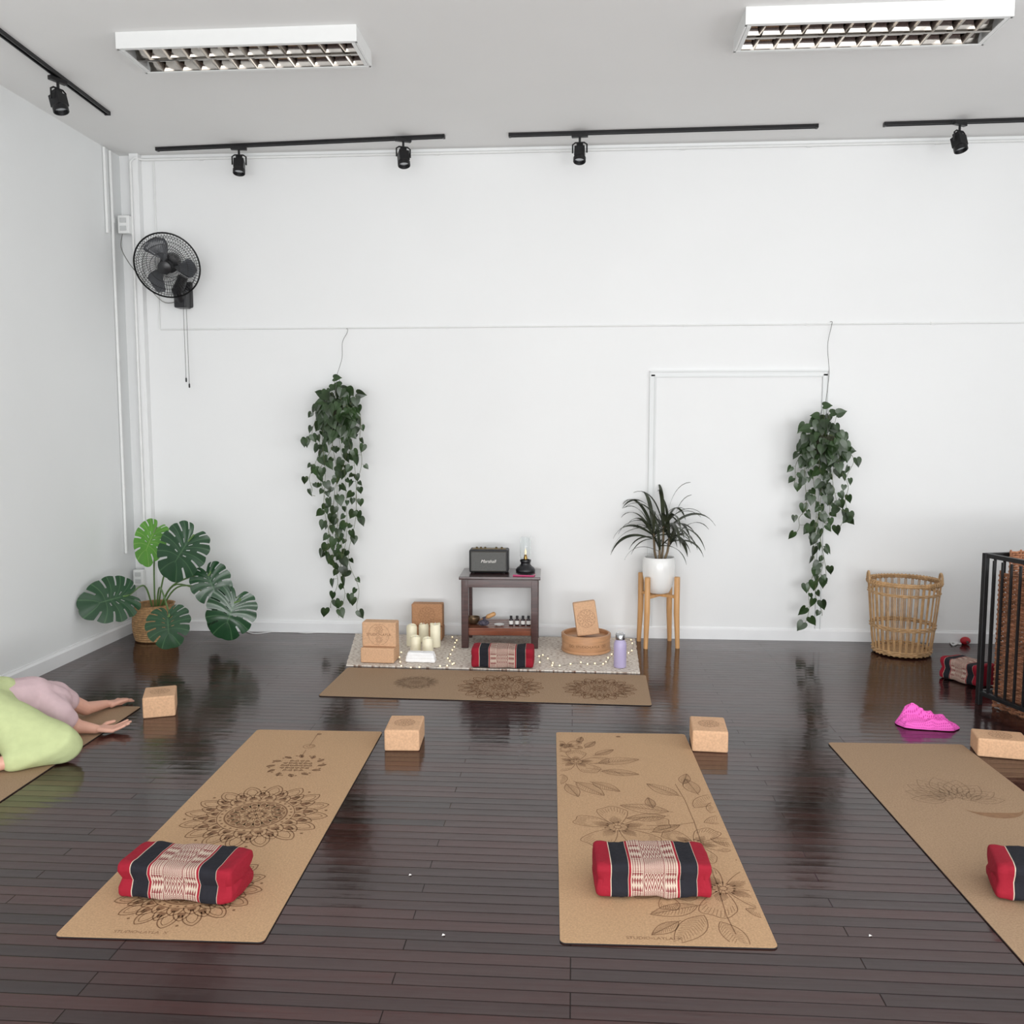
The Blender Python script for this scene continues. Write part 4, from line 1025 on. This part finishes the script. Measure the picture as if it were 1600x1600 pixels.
# ================================================================ PLANT STAND + DRACAENA
sc=PY(1028,990,WY-.205); sc.z=0
st=thing('plant_stand','light wooden plant stand with four legs under the white pot','plant stand',sc,R_(8))
for k in range(4):
    a=PI/4+k*PI/2; ca,sa=math.cos(a),math.sin(a)
    mb=MB(); rr_=.150
    mb.tube([(ca*(rr_+.012),sa*(rr_+.012),0),(ca*rr_,sa*rr_,.25),(ca*rr_,sa*rr_,.505),(ca*rr_,sa*rr_,.51)],[.016,.021,.021,.018],12)
    mb.build('leg',M['lwood'],st,smooth=True)
mb=MB()
for a in (PI/4,3*PI/4): mb.box((0,0,.365 if a<1 else .367),(.27,.03,.02),Matrix.Rotation(a,3,'Z'))
mb.build('cross_brace',M['lwood'],st,bevel=.002)
pt=thing('potted_dracaena','spiky dark dracaena in a round white pot on the wooden stand','potted plant',(sc.x,sc.y,.3775))
MB().lathe([(.0001,0),(.055,0),(.075,.01),(.10,.06),(.115,.13),(.118,.20),(.112,.255),(.106,.262),(.100,.258),(.106,.2),(.1,.12),(.0001,.1)],(0,0,0),40).build('pot',M['ceramic'],pt,smooth=True)
MB().lathe([(.0001,.235),(.103,.233),(.103,.225),(.0001,.225)],(0,0,0),28).build('soil',M['soil'],pt)
CRW=((.03,0,.48,17,.42),(-.04,.01,.43,15,.40),(.07,-.02,.40,12,.36),(0,-.03,.35,7,.29))
mb=MB()
for (cx,cy,cz,n,Lm) in CRW: mb.tube([(cx*.4,cy,.22),(cx*.8,cy,.30),(cx,cy,cz)],.0085,8)
mb.build('stem',M['dstem'],pt,smooth=True)
mb=MB()
for (cx,cy,cz,n,Lm) in CRW:
    for i in range(n):
        a=i*2.39996+random.uniform(-.3,.3); el=R_((78,62,48,36,24,12)[i%6])+random.uniform(-.12,.12)
        L=Lm*random.uniform(.8,1.12); d=Vector((math.cos(a)*math.cos(el),math.sin(a)*math.cos(el)*.7,math.sin(el)))
        p=Vector((cx,cy,cz-.06+.06*random.random())); N_=13; wd=.0135*random.uniform(.8,1.15); tw_=random.uniform(-.6,.6)
        b=len(mb.v)
        for k in range(N_+1):
            u=k/N_; w=wd*(.45+.55*min(1,u/.3))*(1 if u<.6 else max(.03,1-((u-.6)/.4)**1.6))
            sidev=Vector((-math.sin(a),math.cos(a),tw_)).normalized()
            mb.v.append(p-sidev*w); mb.v.append(p+Vector((0,0,-.003))); mb.v.append(p+sidev*w)
            d=(d+Vector((0,0,-.30*(u+.08)))).normalized(); p=p+d*(L/N_)
            if sc.y+p.y>WY-.02: p.y=WY-.02-sc.y
        for k in range(N_):
            q=b+3*k; mb.face((q,q+1,q+4,q+3)); mb.face((q+1,q+2,q+5,q+4))
mb.build('foliage',M['dleaf'],pt,smooth=True,normals=False)
# ================================================================ RATTAN BASKET
bc=PY(1409,1000,WY-.33); bc.z=0
bk=thing('rattan_basket','tall open honey rattan basket with two loop handles on the floor by the wall','basket',bc)
HB=.50; rad=lambda z:.182+.050*(z/HB)**.8
mb=MB()
for k in range(32):
    a=2*PI*k/32
    for da in (-.022,.022): mb.tube([((rad(z))*math.cos(a+da),(rad(z))*math.sin(a+da),z) for z in (.01,.12,.25,.38,HB)],.0034,5,cap=False)
mb.build('upright_canes',M['rattan'],bk,smooth=True)
def ring(mb,z,r,rt,n=64,wv=0,ph=0):
    mb.tube([((r+wv*math.cos(20*2*PI*k/n+ph))*math.cos(2*PI*k/n),(r+wv*math.cos(20*2*PI*k/n+ph))*math.sin(2*PI*k/n),z) for k in range(n)],rt,6,closed=True)
for zs,nm in (((.02,.031,.042),'base_band'),((.19,.20,.21),'middle_band'),((.43,.44),'upper_band')):
    mb=MB()
    for i,z in enumerate(zs): ring(mb,z,rad(z),.005,120,.006,i*PI)
    mb.build(nm,M['rattan'],bk,smooth=True)
mb=MB(); ring(mb,HB,rad(HB),.009); ring(mb,HB+.012,rad(HB)-.002,.008); 
for k in range(60):
    a=2*PI*k/60; c=Vector((rad(HB)*math.cos(a),rad(HB)*math.sin(a),HB+.005)); tn=Vector((-math.sin(a),math.cos(a),0)); ot=Vector((math.cos(a),math.sin(a),0))
    mb.tube([c+ot*.013*math.cos(b)+Vector((0,0,.017*math.sin(b)))+tn*.012*math.sin(b*.5) for b in [2*PI*j/8 for j in range(8)]],.003,4,closed=True)
mb.build('braided_rim',M['rattan'],bk,smooth=True)
MB().lathe([(.0001,.012),(.177,.012),(.177,.022),(.0001,.022)],(0,0,0),40).build('base_disc',M['wick'],bk)
for a in (R_(170),R_(-10)):
    c=Vector((rad(HB)*math.cos(a),rad(HB)*math.sin(a),HB+.0)); tn=Vector((-math.sin(a),math.cos(a),0))
    MB().tube([c+tn*.05*math.cos(b)+Vector((0,0,.065*math.sin(b))) for b in [PI*j/14 for j in range(15)]],.008,8).build('loop_handle',M['rattan'],bk,smooth=True)
# ================================================================ RAILING + WICKER SCREEN
A=P(1529,1100); B=P(1602,1130); d=(B-A); d.z=0; d.normalize(); 
rl=thing('metal_railing','black metal stair railing with vertical bars at the right edge','railing',A,math.atan2(d.y,d.x))
RH=PY(1529,864,A.y).z
Lr=1.5; wy=Vector((-d.y,d.x,0)); sg=1 if wy.x>0 else -1
def bar(p0,p1,r=.012): return MB().box(((Vector(p0)+Vector(p1))/2),(abs(p1[0]-p0[0])+2*r,abs(p1[1]-p0[1])+2*r,abs(p1[2]-p0[2])+2*r))
for (x,y) in ((0,0),(Lr,0),(0,sg*1.3)):
    MB().box((x,y,RH/2),(.028,.028,RH)).build('post',M['black'],rl,bevel=.003)
for z,nm in ((RH-.012,'top_rail'),(.07,'bottom_rail')):
    bar((0,0,z),(Lr,0,z),.012).build(nm,M['black'],rl,bevel=.002); bar((0,0,z),(0,sg*1.3,z),.012).build(nm,M['black'],rl,bevel=.002)
n=int(Lr/.062)
for k in range(1,n):
    MB().box((Lr*k/n,0,RH/2+.02),(.011,.011,RH-.11)).build('bar',M['black'],rl)
for k in range(1,21):
    MB().box((0,sg*1.3*k/21,RH/2+.02),(.011,.011,RH-.11)).build('bar',M['black'],rl)
def screen(p0,p1,h,label,rz,loc):
    t=thing('wicker_screen',label,'wicker screen',loc,rz,'brown wicker screens inside the railing'); p0=Vector(p0);p1=Vector(p1); L=(p1-p0).length; dd=(p1-p0).normalized(); nn=Vector((-dd.y,dd.x,0))
    mb=MB(); rows=int(h/.0135)
    for j in range(rows):
        z=.01+h*j/rows; m_=int(L/.0325)
        mb.tube([p0+dd*(L*k/m_)+nn*(.009*(1 if (k+j)%2 else -1))+Vector((0,0,z+.003*noise.noise(Vector((k*.7,j,1))))) for k in range(m_+1)],.0066,5)
    mb.build('woven_reeds',M['wickd'],t,smooth=True)
    mb=MB(); m_=int(L/.065)
    for k in range(m_+1): mb.tube([p0+dd*(L*k/m_)+Vector((0,0,0)),p0+dd*(L*k/m_)+Vector((0,0,h+.01))],.005,5)
    mb.build('uprights',M['wickd'],t)
rz=math.atan2(d.y,d.x)
screen((.06,sg*.045,0),(1.45,sg*.045,0),RH-.10,'brown woven wicker screen lining the railing side that runs toward the camera',rz,A)
screen((.045,sg*.12,0),(.045,sg*1.25,0),RH+.01,'brown woven wicker screen lining the railing side parallel to the back wall',rz,A)
# ================================================================ CABLES, RED ITEM
def cable(pix,label,m='cable',r=.0035,z=.004):
    pts=smooth_pts([P(*q_,z) for q_ in pix],8)
    for p in pts: p.y=min(p.y,WY-.025)
    t=thing('power_cable',label,'cable',pts[0]); MB().tube([p-pts[0] for p in pts],r,6).build('cord',M[m],t,smooth=True); return t
cable([(300,985),(340,984),(380,986),(400,990),(440,986),(480,989),(520,986),(560,988)],'white power cable on the floor along the baseboard beside the monstera')
cable([(1478,999),(1484,1003),(1490,1008),(1500,1001),(1492,995),(1484,999),(1490,1005),(1502,1006)],'white cord looped on the floor behind the railing',r=.006,z=.007)
p=P(1508,1007); rd=thing('red_plug','small round red plug on the floor between basket and railing','plug',(p.x,p.y,0))
MB().ell((0,0,.028),(.036,.026,.028),seg=20).build('plug_body',M['red'],rd,smooth=True); MB().tube([(0,-.018,.026),(0,-.04,.026)],.008,10).build('plug_pin',M['steel'],rd,smooth=True)
for (px,py),lab in (((693,1462),'tiny white paper scrap on the floor in front of the mats'),((641,1368),'tiny white paper scrap on the floor between the two foreground mats'),((1360,1463),'tiny white paper scrap on the floor right of the floral mat')):
    p=P(px,py); t=MB()
    for (x,y,z) in ((-.005,-.003,.0005),(.004,-.004,.003),(.005,.003,.0008),(-.003,.004,.004)): t.v.append(Vector((x,y,z)))
    t.face((0,1,2)); t.face((0,2,3)); o=t.build('paper_scrap',M['paper']); o.location=(p.x,p.y,0.0005); tag(o,lab,'paper scrap')
p=P(1455,1142); pk=thing('pink_cloth','crumpled hot pink openwork cloth on the floor near the railing','cloth',(p.x,p.y+.075,0),R_(-8))
mb=MB(); nu,nv=110,80
for j in range(nv+1):
    for i in range(nu+1):
        u=i/nu*2-1; v=j/nv*2-1
        x=u*math.sqrt(1-v*v*.38); y=v*math.sqrt(1-u*u*.38)
        rr2=min(1,max(abs(u),abs(v)))
        wob=1+.14*noise.noise(Vector((x*1.6,y*1.6,4)))
        edge=max(0,1-rr2**5)
        q1=Vector((x*1.2+.5,y*1.9+.8*noise.noise(Vector((x*1.2,y*1.2,0))),.3))
        rg=1-abs(noise.noise(q1))*2.6; rg2=1-abs(noise.noise(q1*1.7+Vector((4,1,0))))*2.4
        z=.005+edge*(.020+.036*max(0,rg)*(.5+.5*math.exp(-((x+.35)**2+(y-.2)**2)*2))+.016*max(0,rg2)+.045*math.exp(-((x+.4)**2*4+(y-.25)**2*5)))
        mb.v.append(Vector(((x*wob)*.152,(y*wob)*.080,max(.003,z))))
for j in range(nv):
    for i in range(nu):
        k=j*(nu+1)+i; mb.face((k,k+1,k+nu+2,k+nu+1),0,[(i/nu,j/nv),((i+1)/nu,j/nv),((i+1)/nu,(j+1)/nv),(i/nu,(j+1)/nv)])
o=mb.build('cloth_folds',M['pink'],pk,smooth=True); so=o.modifiers.new('s','SOLIDIFY'); so.thickness=.0025
# ================================================================ PERSON
pel=P(-28,1112,.20); chest=P(48,1094,.19); neck=P(92,1098,.150); head=P(88,1119,.09)
rhip=P(-8,1126,.18); rknee=P(98,1162,.088); lknee=pel+Vector((-.30,.22,-.10))
lhip=P(-60,1100,.18); rank=P(14,1189,.050); lank=lknee+Vector((.06,-.38,-.04)); 
lsh=P(84,1086,.175); lel=P(134,1107,.055); lwr=P(166,1100,.035); rsh=P(90,1116,.13); rel=P(120,1135,.05); rwr=P(150,1139,.033)
base=Vector((pel.x,pel.y,.006))
per=thing('person','person folded face down in child\'s pose in lime trousers and pale pink top','person',base)
def q_(v): return Vector(v)-base
body=MB()
body.capsule(q_(pel),q_(chest),.12,.105); body.capsule(q_(chest),q_(neck),.10,.05); body.capsule(q_(neck),q_(head),.05,.05)
hd=(head-neck).normalized(); body.ell(q_(head),(.070,.080,.085),rot=hd.to_track_quat('Z','Y').to_matrix())
body.capsule(q_(head)+Vector((.03,.04,-.055)),q_(head)+Vector((.035,.05,-.065)),.012,.014)
body.ell(q_(head)+Vector((.07,-.01,.0)),(.012,.02,.026)); body.ell(q_(head)+Vector((-.07,.01,.0)),(.012,.02,.026))
for hp,kn,an in ((rhip,rknee,rank),(lhip,lknee,lank)):
    body.capsule(q_(pel),q_(hp),.11,.10); body.capsule(q_(hp),q_(kn),.085,.058); body.capsule(q_(kn),q_(an),.055,.036)
    bd=(an-kn).normalized(); bd.z=0; bd.normalize(); sd=Vector((-bd.y,bd.x,0))
    ft=an+bd*.13; ft.z=.028; body.capsule(q_(an),q_(ft),.034,.022)
    for k in range(5):
        o_=sd*(.026*(1-k/2)); t0=ft+o_*1.0; t1=ft+bd*(.055-.006*abs(k-1))+o_*1.25; t1.z=.018; body.capsule(q_(t0),q_(t1),.012,.009,10)
for sh,el,wr in ((lsh,lel,lwr),(rsh,rel,rwr)):
    body.capsule(q_(chest),q_(sh),.08,.055); body.capsule(q_(sh),q_(el),.047,.037); body.capsule(q_(el),q_(wr),.036,.023)
def hand(wr,tip,palmup,thumb_side):
    d=(tip-wr); d.z=0; d.normalize(); s=Vector((-d.y,d.x,0)); w=Vector(wr)
    up_=Vector((0,0,1))
    for k in range(4):
        off=s*(.030-.020*k)
        k0=w+d*.012+off*.5; k1=w+d*(.082-.004*abs(k-1))+off; k1.z=.022
        body.capsule(q_(k0),q_(k1),.015,.0115,10)
        fl=(.072,.080,.075,.060)[k] if thumb_side>0 else (.060,.075,.080,.072)[k]
        fd=(d+s*(.20-.13*k)).normalized()
        c=.012 if palmup else .006
        m1=k1+fd*fl*.5+up_*c*.8; m2=m1+fd*fl*.5+up_*(c if palmup else -c*1.6)
        m2.z=max(m2.z,.016)
        body.capsule(q_(k1),q_(m1),.0092,.0084,10); body.capsule(q_(m1),q_(m2),.0084,.007,10)
    t0=w+d*.02+s*.018*thumb_side; t1=w+d*.05+s*.052*thumb_side+up_*.006; t2=w+d*.085+s*.066*thumb_side+up_*.008
    t0.z=.024
    body.capsule(q_(t0),q_(t1),.0145,.011,10); body.capsule(q_(t1),q_(t2),.011,.0085,10)
hand(lwr,P(206,1088,.03),False,-1)
hand(rwr,P(212,1132,.03),True,1)
remesh(body,'body',M['skin'],per,.0038,3)
pn=MB(); pn.capsule(q_(pel),q_(pel)+Vector((.02,.10,.01)),.150,.130)
for hp,kn,an in ((rhip,rknee,rank),(lhip,lknee,lank)):
    pn.capsule(q_(pel),q_(hp),.14,.135); pn.capsule(q_(hp),q_(kn),.134,.080); pn.capsule(q_(kn)+Vector((-.01,-.01,-.01)),q_(kn.lerp(an,.9)),.076,.055)
    for u in (.25,.5,.75): # cloth bridging thigh and shin
        a0=hp.lerp(kn,u); b0=an.lerp(kn,u*.9); pn.capsule(q_(a0),q_(b0),.11-.03*u,.062)
def foldp(c,n):
    dth=(rknee-rhip).normalized(); nth=Vector((-dth.y,dth.x,0))
    w_=noise.noise(c*2.6+Vector((3,1,2)))
    ph=(c.dot(nth)*.8-c.z*1.0+c.dot(dth)*.30)*46+3.5*noise.noise(c*3)
    f=.009*(math.sin(ph)*.5+.5)**2*max(0,w_+.45)
    ph2=(c.dot(dth)*1.0+c.z*.5)*34+3*noise.noise(c*3+Vector((9,0,0))); f-=.006*(math.sin(ph2)*.5+.5)**3*max(0,-w_+.3)
    v=n*f
    if c.z+v.z<.002: v.z=.002-c.z
    return v
remesh(pn,'trousers',M['green'],per,.006,40,foldp)
sh_=MB(); sh_.capsule(q_(pel.lerp(chest,.30)),q_(chest),.132,.120); sh_.capsule(q_(chest),q_(neck.lerp(chest,.2)),.118,.086)
sh_.capsule(q_(lsh),q_(rsh),.070,.070)
for s0,e0 in ((lsh,lel),(rsh,rel)):
    sh_.capsule(q_(chest),q_(s0),.105,.074); sh_.capsule(q_(s0),q_(s0.lerp(e0,.42)),.070,.060)
def folds(c,n):
    ph=(c.x*.5+c.y*1.0-c.z*.5)*50+3*noise.noise(c*4)
    return n*(.005*(math.sin(ph)*.5+.5)**2*max(0,noise.noise(c*4)+.4)+.002*noise.noise(c*10))
remesh(sh_,'shirt',M['shirt'],per,.006,18,folds)
hr=MB(); rt=hd.to_track_quat('Z','Y').to_matrix(); hr.ell(q_(head)+Vector((0,-.010,.012)),(.077,.080,.084),rot=rt)
remesh(hr,'hair',M['hair'],per,.006,2,lambda c,n:n*(.002*math.sin(c.x*260)))
# ================================================================ LIGHT
w=bpy.data.worlds.new('world'); SC.world=w; w.use_nodes=True
bg=w.node_tree.nodes['Background']; bg.inputs[0].default_value=(.98,.99,1,1); bg.inputs[1].default_value=1.25
def area(name,loc,rot,sx,sy,e,col=(1,1,1)):
    l=bpy.data.lights.new(name,'AREA'); l.shape='RECTANGLE'; l.size=sx; l.size_y=sy; l.energy=e; l.color=col
    o=bpy.data.objects.new(name,l); COL.objects.link(o); o.location=loc; o.rotation_euler=rot; return o
area('window_light_front',(.8,FY+.1,1.75),(R_(90),0,0),6.5,2.6,165,(.99,.997,1))
area('fill_light_low',(.8,FY+.15,.5),(R_(125),0,0),6.5,.8,185,(.99,.995,1))  # added up-light that brightens the ceiling, not a window of its own
area('fill_light_side',(RX-.1,1.5,1.7),(R_(95),0,R_(90)),3.5,2.2,80,(.99,.995,1))  # added weak fill from the right; the wall behind it is solid
